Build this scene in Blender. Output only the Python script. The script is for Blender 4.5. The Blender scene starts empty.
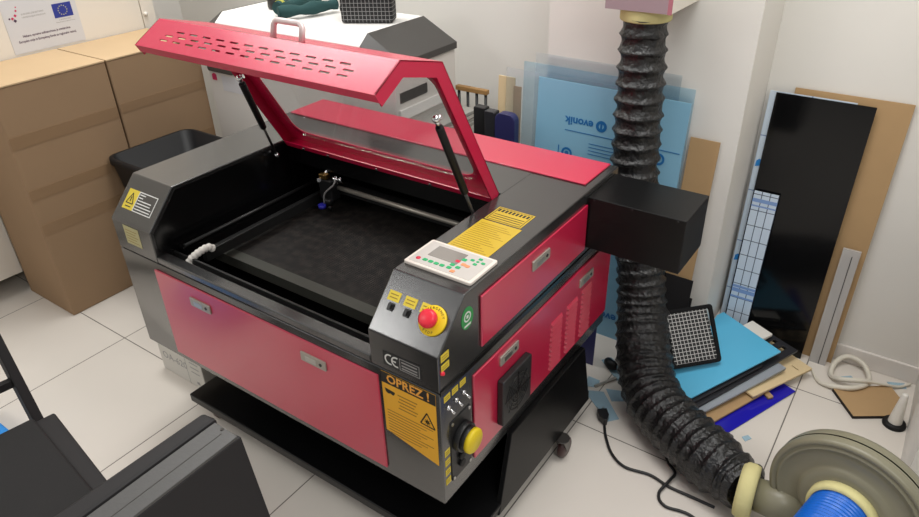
import bpy, bmesh, math, random
from mathutils import Matrix, Vector, noise
random.seed(7)
scene = bpy.context.scene
COL = scene.collection
PI = math.pi

# ------------------------------------------------------------------ colour and materials
def lin(c):
    c /= 255.0
    return c / 12.92 if c <= 0.04045 else ((c + 0.055) / 1.055) ** 2.4

def rgb(r, g, b):
    return (lin(r), lin(g), lin(b), 1.0)

def base_mat(name):
    m = bpy.data.materials.new(name)
    m.use_nodes = True
    nt = m.node_tree
    return m, nt, nt.nodes['Principled BSDF']

def mat(name, col, rough=0.5, metal=0.0, spec=0.5, bump=0.0, bscale=200.0, bdist=0.002, vary=0.0, vscale=6.0, coat=0.0):
    m, nt, b = base_mat(name)
    b.inputs['Base Color'].default_value = col
    b.inputs['Roughness'].default_value = rough
    b.inputs['Metallic'].default_value = metal
    b.inputs['Specular IOR Level'].default_value = spec
    if coat:
        b.inputs['Coat Weight'].default_value = coat
        b.inputs['Coat Roughness'].default_value = 0.15
    tc = nt.nodes.new('ShaderNodeTexCoord')
    if vary:
        n = nt.nodes.new('ShaderNodeTexNoise')
        n.inputs['Scale'].default_value = vscale
        n.inputs['Detail'].default_value = 5
        nt.links.new(tc.outputs['Object'], n.inputs['Vector'])
        mx = nt.nodes.new('ShaderNodeMixRGB')
        mx.inputs[1].default_value = tuple(min(1, c * (1 - vary)) for c in col[:3]) + (1,)
        mx.inputs[2].default_value = tuple(min(1, c * (1 + vary)) for c in col[:3]) + (1,)
        nt.links.new(n.outputs['Fac'], mx.inputs[0])
        nt.links.new(mx.outputs[0], b.inputs['Base Color'])
    if bump:
        n2 = nt.nodes.new('ShaderNodeTexNoise')
        n2.inputs['Scale'].default_value = bscale
        n2.inputs['Detail'].default_value = 3
        nt.links.new(tc.outputs['Object'], n2.inputs['Vector'])
        bp = nt.nodes.new('ShaderNodeBump')
        bp.inputs['Strength'].default_value = bump
        bp.inputs['Distance'].default_value = bdist
        nt.links.new(n2.outputs['Fac'], bp.inputs['Height'])
        nt.links.new(bp.outputs[0], b.inputs['Normal'])
    return m

def clear_mat(name, tint, gloss=0.12, rough=0.05, haze=0.0, hazecol=(0.8, 0.85, 0.9, 1)):
    m = bpy.data.materials.new(name)
    m.use_nodes = True
    nt = m.node_tree
    nt.nodes.clear()
    out = nt.nodes.new('ShaderNodeOutputMaterial')
    tr = nt.nodes.new('ShaderNodeBsdfTransparent')
    tr.inputs[0].default_value = tint
    gl = nt.nodes.new('ShaderNodeBsdfGlossy')
    gl.inputs['Roughness'].default_value = rough
    df = nt.nodes.new('ShaderNodeBsdfDiffuse')
    df.inputs[0].default_value = hazecol
    m1 = nt.nodes.new('ShaderNodeMixShader')
    m1.inputs[0].default_value = haze
    nt.links.new(tr.outputs[0], m1.inputs[1])
    nt.links.new(df.outputs[0], m1.inputs[2])
    fr = nt.nodes.new('ShaderNodeFresnel')
    fr.inputs[0].default_value = 1.45
    mu = nt.nodes.new('ShaderNodeMath')
    mu.operation = 'MULTIPLY'
    mu.inputs[1].default_value = gloss * 5
    mu.use_clamp = True
    nt.links.new(fr.outputs[0], mu.inputs[0])
    m2 = nt.nodes.new('ShaderNodeMixShader')
    nt.links.new(mu.outputs[0], m2.inputs[0])
    nt.links.new(m1.outputs[0], m2.inputs[1])
    nt.links.new(gl.outputs[0], m2.inputs[2])
    nt.links.new(m2.outputs[0], out.inputs[0])
    return m

def grid_mat(name, base, line, step, width, axes, offset=(0, 0), rough=0.5, spec=0.5, bump=0.0, vary=0.0, vscale=2.0):
    """straight lines every `step` along the two named object axes"""
    m, nt, b = base_mat(name)
    tc = nt.nodes.new('ShaderNodeTexCoord')
    sp = nt.nodes.new('ShaderNodeSeparateXYZ')
    nt.links.new(tc.outputs['Object'], sp.inputs[0])
    facs = []
    for k, ax in enumerate(axes):
        st = step[k] if isinstance(step, tuple) else step
        a = nt.nodes.new('ShaderNodeMath'); a.operation = 'ADD'
        a.inputs[1].default_value = -offset[k] + st * 200 + st / 2
        nt.links.new(sp.outputs['XYZ'.index(ax)], a.inputs[0])
        mo = nt.nodes.new('ShaderNodeMath'); mo.operation = 'MODULO'
        mo.inputs[1].default_value = st
        nt.links.new(a.outputs[0], mo.inputs[0])
        s = nt.nodes.new('ShaderNodeMath'); s.operation = 'SUBTRACT'
        s.inputs[1].default_value = st / 2
        nt.links.new(mo.outputs[0], s.inputs[0])
        ab = nt.nodes.new('ShaderNodeMath'); ab.operation = 'ABSOLUTE'
        nt.links.new(s.outputs[0], ab.inputs[0])
        lt = nt.nodes.new('ShaderNodeMath'); lt.operation = 'LESS_THAN'
        lt.inputs[1].default_value = width / 2
        nt.links.new(ab.outputs[0], lt.inputs[0])
        facs.append(lt)
    mx = nt.nodes.new('ShaderNodeMath'); mx.operation = 'MAXIMUM'
    nt.links.new(facs[0].outputs[0], mx.inputs[0])
    nt.links.new(facs[-1].outputs[0], mx.inputs[1])
    c = nt.nodes.new('ShaderNodeMixRGB')
    c.inputs[1].default_value = base
    c.inputs[2].default_value = line
    nt.links.new(mx.outputs[0], c.inputs[0])
    if vary:
        n = nt.nodes.new('ShaderNodeTexNoise')
        n.inputs['Scale'].default_value = vscale
        n.inputs['Detail'].default_value = 6
        nt.links.new(tc.outputs['Object'], n.inputs['Vector'])
        cv = nt.nodes.new('ShaderNodeMixRGB')
        cv.inputs[1].default_value = tuple(x * (1 - vary) for x in base[:3]) + (1,)
        cv.inputs[2].default_value = tuple(min(1, x * (1 + vary)) for x in base[:3]) + (1,)
        nt.links.new(n.outputs['Fac'], cv.inputs[0])
        nt.links.new(cv.outputs[0], c.inputs[1])
    nt.links.new(c.outputs[0], b.inputs['Base Color'])
    b.inputs['Roughness'].default_value = rough
    b.inputs['Specular IOR Level'].default_value = spec
    return m

M = {}
M['wall'] = mat('white wall paint', rgb(222, 219, 213), 0.75, spec=0.25, bump=0.05, bscale=80)
M['wall_cool'] = mat('white side wall paint', rgb(220, 217, 212), 0.75, spec=0.25)
M['skirting'] = mat('white skirting tile', rgb(220, 214, 208), 0.35)
M['grey_paint'] = mat('dark grey machine paint', rgb(36, 36, 36), 0.24, spec=1.0, bump=0.06, bscale=700, coat=0.45)
M['black_paint'] = mat('black machine paint', rgb(9, 9, 10), 0.3, spec=0.3, bump=0.06, bscale=600)
M['inside_black'] = mat('black interior paint', rgb(10, 10, 11), 0.2, spec=0.5)
M['red_paint'] = mat('red machine paint', rgb(192, 20, 64), 0.28, spec=1.0, bump=0.03, bscale=600, coat=0.5)
M['red_deep'] = mat('red lid paint', rgb(190, 16, 62), 0.27, spec=0.7, bump=0.05, bscale=600)
M['steel'] = mat('bright steel', rgb(190, 188, 184), 0.3, metal=1.0)
M['chrome'] = mat('chrome', rgb(220, 220, 222), 0.12, metal=1.0)
M['alu'] = mat('brushed latch plate', rgb(172, 166, 156), 0.42, metal=0.55)
M['rail'] = mat('dark rail aluminium', rgb(52, 52, 52), 0.35, metal=0.6)
M['steel_dark'] = mat('dark steel rod', rgb(92, 90, 88), 0.3, metal=0.8)
M['bed_strip'] = mat('grey bed frame', rgb(70, 70, 64), 0.45, metal=0.4)
M['rubber'] = mat('black rubber', rgb(18, 18, 18), 0.55, spec=0.3)
M['black_plastic'] = mat('black plastic', rgb(26, 26, 27), 0.42)
M['hose_black'] = mat('black foil hose', rgb(19, 19, 20), 0.36, spec=0.6, bump=0.8, bscale=70, bdist=0.010)
M['white_plastic'] = mat('white plastic', rgb(226, 222, 214), 0.4)
M['handle_white'] = mat('pale pink grey handle', rgb(214, 198, 196), 0.35, metal=0.2)
M['yellow_tag'] = mat('yellow tag', rgb(214, 190, 52), 0.5)
M['yellow_gold'] = mat('gold warning label', rgb(196, 164, 44), 0.42)
M['oprez_yellow'] = mat('orange yellow label', rgb(226, 166, 40), 0.5)
M['label_ink'] = mat('black label ink', rgb(24, 22, 18), 0.6)
M['ink_soft'] = mat('brownish label print', rgb(146, 106, 34), 0.6)
M['ink_gold'] = mat('olive label print', rgb(140, 112, 30), 0.6)
M['orange_letter'] = mat('orange lettering', rgb(228, 160, 62), 0.5)
M['white_ink'] = mat('white print', rgb(214, 214, 210), 0.5)
M['grey_ink'] = mat('grey print', rgb(150, 148, 146), 0.6)
M['pale_label'] = mat('pale yellow paper label', rgb(176, 168, 122), 0.5)
M['panel_cream'] = mat('cream control panel', rgb(226, 216, 206), 0.4)
M['panel_grey'] = mat('pale grey keypad', rgb(196, 190, 184), 0.45)
M['screen'] = mat('grey display', rgb(140, 134, 128), 0.15)
M['key_green'] = mat('green key', rgb(38, 168, 104), 0.5)
M['key_red'] = mat('red key', rgb(214, 40, 70), 0.5)
M['key_orange'] = mat('orange key', rgb(232, 150, 104), 0.5)
M['estop_red'] = mat('red mushroom button', rgb(226, 36, 58), 0.35)
M['estop_yellow'] = mat('yellow button collar', rgb(232, 196, 22), 0.45)
M['cap_yellow'] = mat('yellow socket cap', rgb(222, 194, 28), 0.5)
M['green_sticker'] = mat('green sticker', rgb(48, 140, 72), 0.5)
M['card'] = mat('brown cardboard', rgb(150, 124, 97), 0.8, spec=0.15, vary=0.06, vscale=4, bump=0.05, bscale=40)
M['card_top'] = mat('pale cardboard top', rgb(192, 166, 132), 0.75, spec=0.15, vary=0.05, vscale=5)
M['tape'] = mat('brown packing tape', rgb(141, 114, 86), 0.4, spec=0.4)
M['mdf'] = mat('brown fibreboard', rgb(176, 145, 106), 0.7, spec=0.2, vary=0.07, vscale=9)
M['mdf_pale'] = mat('pale plywood', rgb(214, 192, 152), 0.65, spec=0.2, vary=0.05)
M['mdf_edge'] = mat('burnt board edge', rgb(30, 22, 17), 0.8)
M['wood'] = mat('wooden rail', rgb(160, 122, 72), 0.5, vary=0.1, vscale=20)
M['cabinet'] = mat('white cabinet laminate', rgb(222, 215, 204), 0.55, spec=0.3)
M['dark_gap'] = mat('dark gap', rgb(60, 56, 52), 0.8)
M['paper'] = mat('white paper', rgb(204, 204, 207), 0.5)
M['eu_blue'] = mat('flag blue', rgb(36, 52, 140), 0.5)
M['eu_star'] = mat('star yellow', rgb(200, 200, 120), 0.5)
M['logo_red'] = mat('logo magenta', rgb(196, 40, 90), 0.5)
M['logo_dark'] = mat('logo plum', rgb(70, 40, 70), 0.5)
M['bin'] = mat('black bin plastic', rgb(17, 17, 19), 0.5, spec=0.35)
M['bag_blue'] = mat('blue crumpled foil', rgb(50, 64, 130), 0.5)
M['carton'] = mat('white carton', rgb(206, 202, 194), 0.6)
M['printer_white'] = mat('white machine cover', rgb(230, 228, 224), 0.45)
M['printer_grey'] = mat('pale grey machine body', rgb(212, 208, 202), 0.5)
M['printer_dark'] = mat('dark grey cover', rgb(62, 60, 58), 0.45, bump=0.1, bscale=500)
M['slot_grey'] = mat('grey tray', rgb(160, 158, 152), 0.5)
M['green_cloth'] = mat('dark green cloth', rgb(44, 74, 74), 0.8, spec=0.2, bump=0.3, bscale=90)
M['green_yellow'] = mat('yellow stripe', rgb(160, 160, 60), 0.7)
M['black_cloth'] = mat('black cloth', rgb(20, 20, 21), 0.85, spec=0.2, bump=0.3, bscale=120)
M['blue_film'] = mat('sky blue protective film', rgb(134, 182, 208), 0.35, vary=0.04, vscale=3)
M['blue_film_print'] = mat('darker blue print', rgb(20, 104, 168), 0.5)
M['blue_sheet'] = mat('bright blue film sheet', rgb(92, 182, 220), 0.32)
M['deep_blue'] = mat('deep blue acrylic', rgb(34, 30, 168), 0.15)
M['navy'] = mat('navy plastic folder', rgb(44, 44, 88), 0.35)
M['charcoal_sheet'] = mat('charcoal plastic sheet', rgb(44, 44, 48), 0.3)
M['grey_sheet'] = mat('grey plastic sheet', rgb(150, 156, 164), 0.3)
M['black_acrylic'] = mat('black acrylic', rgb(14, 14, 15), 0.12, spec=0.3)
M['film_white'] = mat('pale blue white film', rgb(186, 206, 226), 0.4)
M['strip_grid'] = grid_mat('gridded film', rgb(204, 218, 234), rgb(70, 82, 104), (0.029, 0.063), 0.003, 'XZ', offset=(0.0145, 0), rough=0.35)
M['sheet_grid'] = grid_mat('gridded white film', rgb(200, 214, 228), rgb(120, 142, 180), (0.5, 0.21), 0.004, 'XZ', rough=0.35)
M['film_blue_print'] = mat('blue film print', rgb(128, 158, 208), 0.4)
M['tape_blue'] = mat('blue tape', rgb(28, 128, 204), 0.5)
M['duct'] = mat('duct front with painted mauve reflection', rgb(160, 140, 146), 0.4, metal=0.2)  # mauve tone is a reflection put into the front's colour
M['duct_red'] = mat('reddish duct edge', rgb(170, 104, 116), 0.5)
M['foam_yellow'] = mat('yellow sealing foam', rgb(204, 196, 142), 0.8, spec=0.1, bump=0.5, bscale=60, vary=0.08, vscale=25)
M['fan_grey'] = mat('olive grey cast metal', rgb(124, 120, 100), 0.38, spec=0.5, vary=0.05, vscale=6)
M['fan_dark'] = mat('dark seam', rgb(60, 58, 50), 0.6)
M['hose_blue'] = mat('bright blue hose', rgb(18, 96, 190), 0.28)
M['cord'] = mat('black cord', rgb(22, 22, 23), 0.45)
M['tube_white'] = mat('white rubber tube', rgb(212, 206, 192), 0.5)
M['seat_cloth'] = mat('dark seat cloth', rgb(40, 39, 39), 0.8, spec=0.2, bump=0.3, bscale=300, vary=0.06, vscale=8)
M['panel_black'] = mat('black laminate', rgb(34, 32, 33), 0.6, spec=0.3)
M['panel_edge'] = mat('grey brushed edge', rgb(70, 69, 68), 0.5, bump=0.2, bscale=120, vary=0.06, vscale=30)
M['wheel'] = mat('dark maroon caster wheel', rgb(70, 46, 44), 0.35)
M['brass'] = mat('brass', rgb(190, 150, 90), 0.3, metal=1.0)
M['lens_blue'] = mat('blue lens ring', rgb(50, 50, 170), 0.3)
M['mesh_pad'] = grid_mat('black mesh with pale grid', rgb(22, 22, 23), rgb(186, 184, 182), 0.0138, 0.0023, 'XY', rough=0.7)
M['mesh_bag'] = grid_mat('black mesh with white grid', rgb(20, 20, 21), rgb(130, 130, 130), 0.0155, 0.0022, 'XZ', rough=0.7)
M['window'] = clear_mat('clear lid window', (0.97, 0.97, 0.975, 1), 0.06, 0.04, 0.0)
M['clear'] = clear_mat('clear acrylic', (0.94, 0.965, 0.98, 1), 0.08, 0.06, 0.06, (0.8, 0.86, 0.92, 1))
M['clear_blue'] = clear_mat('blue tinted acrylic', (0.86, 0.945, 0.985, 1), 0.10, 0.06, 0.10, (0.3, 0.55, 0.75, 1))
M['clear_frost'] = clear_mat('frosted plastic strip', (0.85, 0.85, 0.85, 1), 0.2, 0.2, 0.55, (0.72, 0.70, 0.68, 1))
M['clear_scrap'] = clear_mat('pale blue film scrap', (0.78, 0.91, 0.97, 1), 0.1, 0.2, 0.45, (0.58, 0.77, 0.88, 1))

# honeycomb cutting bed
def bed_material():
    m, nt, b = base_mat('dark honeycomb bed')
    tc = nt.nodes.new('ShaderNodeTexCoord')
    vo = nt.nodes.new('ShaderNodeTexVoronoi')
    vo.feature = 'DISTANCE_TO_EDGE'
    vo.inputs['Scale'].default_value = 130
    vo.inputs['Randomness'].default_value = 0.25
    nt.links.new(tc.outputs['Object'], vo.inputs['Vector'])
    lt = nt.nodes.new('ShaderNodeMath'); lt.operation = 'LESS_THAN'
    lt.inputs[1].default_value = 0.14
    nt.links.new(vo.outputs['Distance'], lt.inputs[0])
    n = nt.nodes.new('ShaderNodeTexNoise')
    n.inputs['Scale'].default_value = 34
    n.inputs['Detail'].default_value = 6
    nt.links.new(tc.outputs['Object'], n.inputs['Vector'])
    ra = nt.nodes.new('ShaderNodeValToRGB')
    ra.color_ramp.elements[0].position = 0.40
    ra.color_ramp.elements[0].color = rgb(34, 31, 29)
    ra.color_ramp.elements[1].position = 0.80
    ra.color_ramp.elements[1].color = rgb(72, 66, 60)
    nt.links.new(n.outputs['Fac'], ra.inputs[0])
    mx = nt.nodes.new('ShaderNodeMixRGB')
    mx.inputs[1].default_value = rgb(10, 9, 9)
    nt.links.new(lt.outputs[0], mx.inputs[0])
    nt.links.new(ra.outputs[0], mx.inputs[2])
    nt.links.new(mx.outputs[0], b.inputs['Base Color'])
    b.inputs['Roughness'].default_value = 0.6
    b.inputs['Specular IOR Level'].default_value = 0.25
    return m
M['bed'] = bed_material()

# ------------------------------------------------------------------ mesh builder
def frame(o, u, v):
    u = Vector(u).normalized(); v = Vector(v).normalized(); n = u.cross(v)
    return Matrix(((u.x, v.x, n.x, o[0]), (u.y, v.y, n.y, o[1]), (u.z, v.z, n.z, o[2]), (0, 0, 0, 1)))

def catmull(pts, step=0.01):
    P = [Vector(p) for p in pts]
    P = [P[0] * 2 - P[1]] + P + [P[-1] * 2 - P[-2]]
    out = []
    for i in range(1, len(P) - 2):
        a, b, c, d = P[i - 1:i + 3]
        n = max(2, int((c - b).length / step))
        for k in range(n):
            t = k / n
            out.append(0.5 * ((2 * b) + (c - a) * t + (2 * a - 5 * b + 4 * c - d) * t * t + (3 * b - a - 3 * c + d) * t ** 3))
    out.append(P[-2])
    return out

class MB:
    def __init__(s, xf=None):
        s.bm = bmesh.new(); s.xf = xf
    def face(s, vs):
        try: return s.bm.faces.new(vs)
        except ValueError: return None
    def box(s, x0, x1, y0, y1, z0, z1, m=None):
        v = [Vector((x, y, z)) for z in (z0, z1) for y in (y0, y1) for x in (x0, x1)]
        if m: v = [m @ p for p in v]
        v = [s.bm.verts.new(p) for p in v]
        for f in ((0, 2, 3, 1), (4, 5, 7, 6), (0, 1, 5, 4), (2, 6, 7, 3), (0, 4, 6, 2), (1, 3, 7, 5)):
            s.face([v[i] for i in f])
        return s
    def hexa(s, bot, top):
        """eight corners: bottom loop and top loop of any 4-sided block"""
        a = [s.bm.verts.new(p) for p in bot]; b = [s.bm.verts.new(p) for p in top]
        s.face(a[::-1]); s.face(b)
        for i in range(len(a)):
            j = (i + 1) % len(a)
            s.face([a[i], a[j], b[j], b[i]])
        return s
    def prism(s, poly, d0, d1, m):
        """polygon in the u,v plane of frame m, extruded from d0 to d1 along its normal"""
        return s.hexa([m @ Vector((p[0], p[1], d0)) for p in poly], [m @ Vector((p[0], p[1], d1)) for p in poly])
    def cyl(s, p0, p1, r0, r1=None, n=20, caps=True):
        r1 = r0 if r1 is None else r1
        p0, p1 = Vector(p0), Vector(p1)
        d = (p1 - p0).normalized()
        a = d.orthogonal().normalized(); b = d.cross(a)
        A = []; B = []
        for i in range(n):
            t = 2 * PI * i / n
            w = a * math.cos(t) + b * math.sin(t)
            A.append(s.bm.verts.new(p0 + w * r0)); B.append(s.bm.verts.new(p1 + w * r1))
        for i in range(n):
            j = (i + 1) % n
            f = s.face([A[i], A[j], B[j], B[i]])
            if f: f.smooth = True
        if caps: s.face(A[::-1]); s.face(B)
        return s
    def sphere(s, c, r, n=14):
        return s.lathe([(r * math.sin(PI * k / n), -r * math.cos(PI * k / n)) for k in range(n + 1)], c, (0, 0, 1), 18)
    def lathe(s, prof, c, axis, n=48):
        """prof: (radius, height along axis)"""
        c = Vector(c); d = Vector(axis).normalized()
        a = d.orthogonal().normalized(); b = d.cross(a)
        rings = []
        for r, h in prof:
            if r < 1e-6: rings.append([s.bm.verts.new(c + d * h)]); continue
            rings.append([s.bm.verts.new(c + d * h + (a * math.cos(2 * PI * i / n) + b * math.sin(2 * PI * i / n)) * r) for i in range(n)])
        for A, B in zip(rings, rings[1:]):
            for i in range(n):
                j = (i + 1) % n
                if len(A) == 1 and len(B) == 1: continue
                if len(A) == 1: f = s.face([A[0], B[j], B[i]])
                elif len(B) == 1: f = s.face([A[i], A[j], B[0]])
                else: f = s.face([A[i], A[j], B[j], B[i]])
                if f: f.smooth = True
        return s
    def tube(s, pts, r, n=12, step=0.01, jitter=0.0, smooth=True, raw=False):
        """r: number or function(arc length, total)"""
        P = [Vector(p) for p in pts] if raw else catmull(pts, step)
        L = [0.0]
        for a, b in zip(P, P[1:]): L.append(L[-1] + (b - a).length)
        t = (P[1] - P[0]).normalized()
        a = t.orthogonal().normalized()
        prev = None
        first = last = None
        for i, p in enumerate(P):
            t = ((P[min(i + 1, len(P) - 1)] - P[max(i - 1, 0)])).normalized()
            a = (a - t * a.dot(t)).normalized(); b = t.cross(a)
            rr = r(L[i], L[-1]) if callable(r) else r
            ring = []
            for k in range(n):
                th = 2 * PI * k / n
                w = a * math.cos(th) + b * math.sin(th)
                q = rr
                if jitter:
                    q += jitter * noise.noise((p + w * rr) * 28) + jitter * 0.5 * noise.noise((p + w * rr) * 70)
                ring.append(s.bm.verts.new(p + w * q))
            if prev:
                for k in range(n):
                    j = (k + 1) % n
                    f = s.face([prev[k], prev[j], ring[j], ring[k]])
                    if f: f.smooth = smooth
            else: first = ring
            prev = ring; last = ring
        s.face(first[::-1]); s.face(last)
        return s
    def add_mesh(s, me, m):
        me.transform(m)
        s.bm.from_mesh(me)
        bpy.data.meshes.remove(me)
    def plate(s, outer, holes, thick, m):
        """flat plate with holes, thickness along the frame's normal (0..thick)"""
        cu = bpy.data.curves.new('plate_outline', 'CURVE')
        cu.dimensions = '2D'; cu.fill_mode = 'BOTH'; cu.extrude = thick / 2
        for poly in [outer] + holes:
            sp = cu.splines.new('POLY')
            sp.points.add(len(poly) - 1)
            for q, p in zip(sp.points, poly): q.co = (p[0], p[1], 0, 1)
            sp.use_cyclic_u = True
        ob = bpy.data.objects.new('plate_outline', cu)
        COL.objects.link(ob)
        dg = bpy.context.evaluated_depsgraph_get(); dg.update()
        me = bpy.data.meshes.new_from_object(ob.evaluated_get(dg))
        bpy.data.objects.remove(ob); bpy.data.curves.remove(cu)
        s.add_mesh(me, m @ Matrix.Translation((0, 0, thick / 2)))
        return s
    def text(s, body, size, m, x=0, y=0, align='CENTER', thick=0.0006, rot=0.0, sx=1.0, bold=0.0):
        cu = bpy.data.curves.new('lettering', 'FONT')
        cu.body = body; cu.size = size; cu.align_x = align; cu.align_y = 'CENTER'; cu.extrude = thick; cu.offset = bold
        cu.resolution_u = 2
        ob = bpy.data.objects.new('lettering', cu)
        COL.objects.link(ob)
        dg = bpy.context.evaluated_depsgraph_get(); dg.update()
        me = bpy.data.meshes.new_from_object(ob.evaluated_get(dg))
        bpy.data.objects.remove(ob); bpy.data.curves.remove(cu)
        s.add_mesh(me, m @ Matrix.Translation((x, y, 0)) @ Matrix.Rotation(rot, 4, 'Z') @ Matrix.Diagonal((sx, 1, 1, 1)))
        return s
    def rect(s, m, x0, x1, y0, y1, t=0.0008):
        return s.box(x0, x1, y0, y1, 0, t, m)
    def outline(s, m, x0, x1, y0, y1, w, t=0.0008):
        s.rect(m, x0, x1, y0, y0 + w, t); s.rect(m, x0, x1, y1 - w, y1, t)
        s.rect(m, x0, x0 + w, y0 + w, y1 - w, t); s.rect(m, x1 - w, x1, y0 + w, y1 - w, t)
        return s
    def build(s, name, material, parent=None, bevel=0.0, seg=2, base=None):
        if s.xf: bmesh.ops.transform(s.bm, matrix=s.xf, verts=s.bm.verts)
        bmesh.ops.remove_doubles(s.bm, verts=s.bm.verts, dist=1e-6)
        bmesh.ops.recalc_face_normals(s.bm, faces=s.bm.faces)
        o = bpy.data.objects.new(name, bpy.data.meshes.new(name))
        if parent is None:
            if base is None:
                xs = [v.co.x for v in s.bm.verts]; ys = [v.co.y for v in s.bm.verts]; zs = [v.co.z for v in s.bm.verts]
                base = ((min(xs) + max(xs)) / 2, (min(ys) + max(ys)) / 2, min(zs))
            bmesh.ops.translate(s.bm, vec=-Vector(base), verts=s.bm.verts)
            o.location = base
        else:
            o.parent = parent
            r = parent
            off = Vector((0, 0, 0))
            while r: off += r.location; r = r.parent
            o.location = -off
        s.bm.to_mesh(o.data); s.bm.free()
        o.data.materials.append(material)
        COL.objects.link(o)
        if bevel:
            b = o.modifiers.new('soft edges', 'BEVEL')
            b.width = bevel; b.segments = seg; b.limit_method = 'ANGLE'; b.angle_limit = math.radians(40)
        return o

def tag(o, label=None, cat=None, group=None, kind=None):
    if label: o['label'] = label
    if cat: o['category'] = cat
    if group: o['group'] = group
    if kind: o['kind'] = kind
    return o

def thing(name, label, cat, loc=(0, 0, 0), group=None):
    o = bpy.data.objects.new(name, None)
    o.empty_display_size = 0.05
    COL.objects.link(o); o.location = loc
    return tag(o, label, cat, group)

def plabel(o, text):
    o['label'] = text
    return o

def struct(o): return tag(o, kind='structure')

def rrect(x0, x1, y0, y1, r, n=6):
    out = []
    for cx, cy, a0 in ((x1 - r, y1 - r, 0), (x0 + r, y1 - r, 90), (x0 + r, y0 + r, 180), (x1 - r, y0 + r, 270)):
        for k in range(n + 1):
            a = math.radians(a0 + 90 * k / n)
            out.append((cx + r * math.cos(a), cy + r * math.sin(a)))
    return out

FRONT = lambda o: frame(o, (1, 0, 0), (0, 0, 1))      # faces -y
SIDE = lambda o: frame(o, (0, 1, 0), (0, 0, 1))       # faces +x
TOP = lambda o: frame(o, (1, 0, 0), (0, 1, 0))        # faces +z

# ------------------------------------------------------------------ the room
YB = 1.612
XL = -1.8
TILE = (-0.516, 0.143)
M['floor'] = grid_mat('white floor tiles', rgb(214, 207, 198), rgb(110, 104, 98), 0.6, 0.004, 'XY', offset=TILE, rough=0.32, spec=0.35, vary=0.035, vscale=3)
struct(MB().box(-2.2, 4.2, -3.6, 1.9, -0.08, 0).build('floor', M['floor'], base=(0, 0, 0)))
struct(MB().box(XL - 0.1, 2.8, YB, YB + 0.12, 0, 2.8).build('wall_back', M['wall']))
struct(MB().box(XL - 0.12, XL, -3.6, YB, 0, 2.8).build('wall_left', M['wall_cool']))
struct(MB().box(0.80, 1.515, 1.33, YB, 0, 2.8).build('wall_pier', M['wall']))
struct(MB().box(2.24, 2.6, 0.92, YB, 0, 2.8).build('wall_right', M['wall']))
struct(MB().box(1.515, 2.24, YB - 0.012, YB, 0, 0.072).build('baseboard_back', M['skirting'], bevel=0.003))
struct(MB().box(0.80, 1.515, 1.318, 1.33, 0, 0.072).build('baseboard_pier', M['skirting'], bevel=0.003))
struct(MB().box(1.515, 1.527, 1.33, YB - 0.012, 0, 0.072).build('baseboard_return', M['skirting'], bevel=0.003))

# ------------------------------------------------------------------ laser cutter
W, D = 1.265, 0.945
Z0, Z1, Z2, Z3, YS = 0.305, 0.677, 0.780, 0.891, 0.107
PLX, PRX, YH = 0.200, 1.059, 0.583
lc = thing('laser_cutter', 'red and dark grey laser cutter with its lid propped open, on wheeled black stand', 'laser cutter', (W / 2, D / 2, 0))
# lower body: ring of walls and a floor inside
b = MB()
b.plate([(0, 0), (W, 0), (W, D), (0, D)], [[(PLX - .004, .055), (PRX + .004, .055), (PRX + .004, D - .02), (PLX - .004, D - .02)]], Z1 - Z0 - 0.003, TOP((0, 0, Z0)))
body = b.build('body', M['grey_paint'], lc, bevel=0.0025)
b = MB(); b.box(PLX - .003, PRX + .003, .056, D - .021, Z0 + .02, 0.56)
b.build('inner_floor', M['inside_black'], lc)
prof = [(0, Z1), (0, Z2), (YS, Z3), (D, Z3), (D, Z1)]
left_cover = MB().prism(prof, 0.0, PLX, frame((0, 0, 0), (0, 1, 0), (0, 0, 1))).build('left_cover', M['grey_paint'], lc, bevel=0.003)
right_cover = MB().prism(prof, PRX, W, frame((0, 0, 0), (0, 1, 0), (0, 0, 1))).build('right_cover', M['grey_paint'], lc, bevel=0.003)
# dark liners on the inner sides of both covers
for x0, x1 in ((PLX, PLX + .002), (PRX - .002, PRX)):
    MB().prism([(.012, .56), (.012, Z2 - .008), (YS + .006, Z3 - .012), (D - .02, Z3 - .012), (D - .02, .56)], x0, x1, frame((0, 0, 0), (0, 1, 0), (0, 0, 1))).build('side_liner', M['inside_black'], lc)
MB().box(PLX + .002, PRX - .002, D - .02, D, Z1, Z3 - .03).build('back_wall', M['inside_black'], lc)
rear = MB().box(PLX - .004, PRX + .004, YH + .006, D, Z3 - .03, Z3 + .0006).build('rear_deck', M['grey_paint'], lc)
MB().box(PLX + .002, PRX - .002, YH + .004, YH + .006, Z3 - .09, Z3 - .004).build('deck_lip', M['inside_black'], lc)
MB().box(.012, 1.24, .765, D - .004, Z3, Z3 + .005).build('rear_hatch', M['red_paint'], lc, bevel=0.002)
# front ledge and trough
ledge = MB().box(PLX + .001, PRX - .001, 0.0, .037, Z1, Z1 + .022).build('front_ledge', M['grey_paint'], lc, bevel=0.004)
MB().box(PLX + .003, PRX - .003, .0565, .064, .56, .694).build('trough_lip', M['rail'], lc, bevel=0.001)
MB().box(PLX + .003, PRX - .003, .037, .056, .60, .625).build('trough', M['inside_black'], lc)

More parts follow.
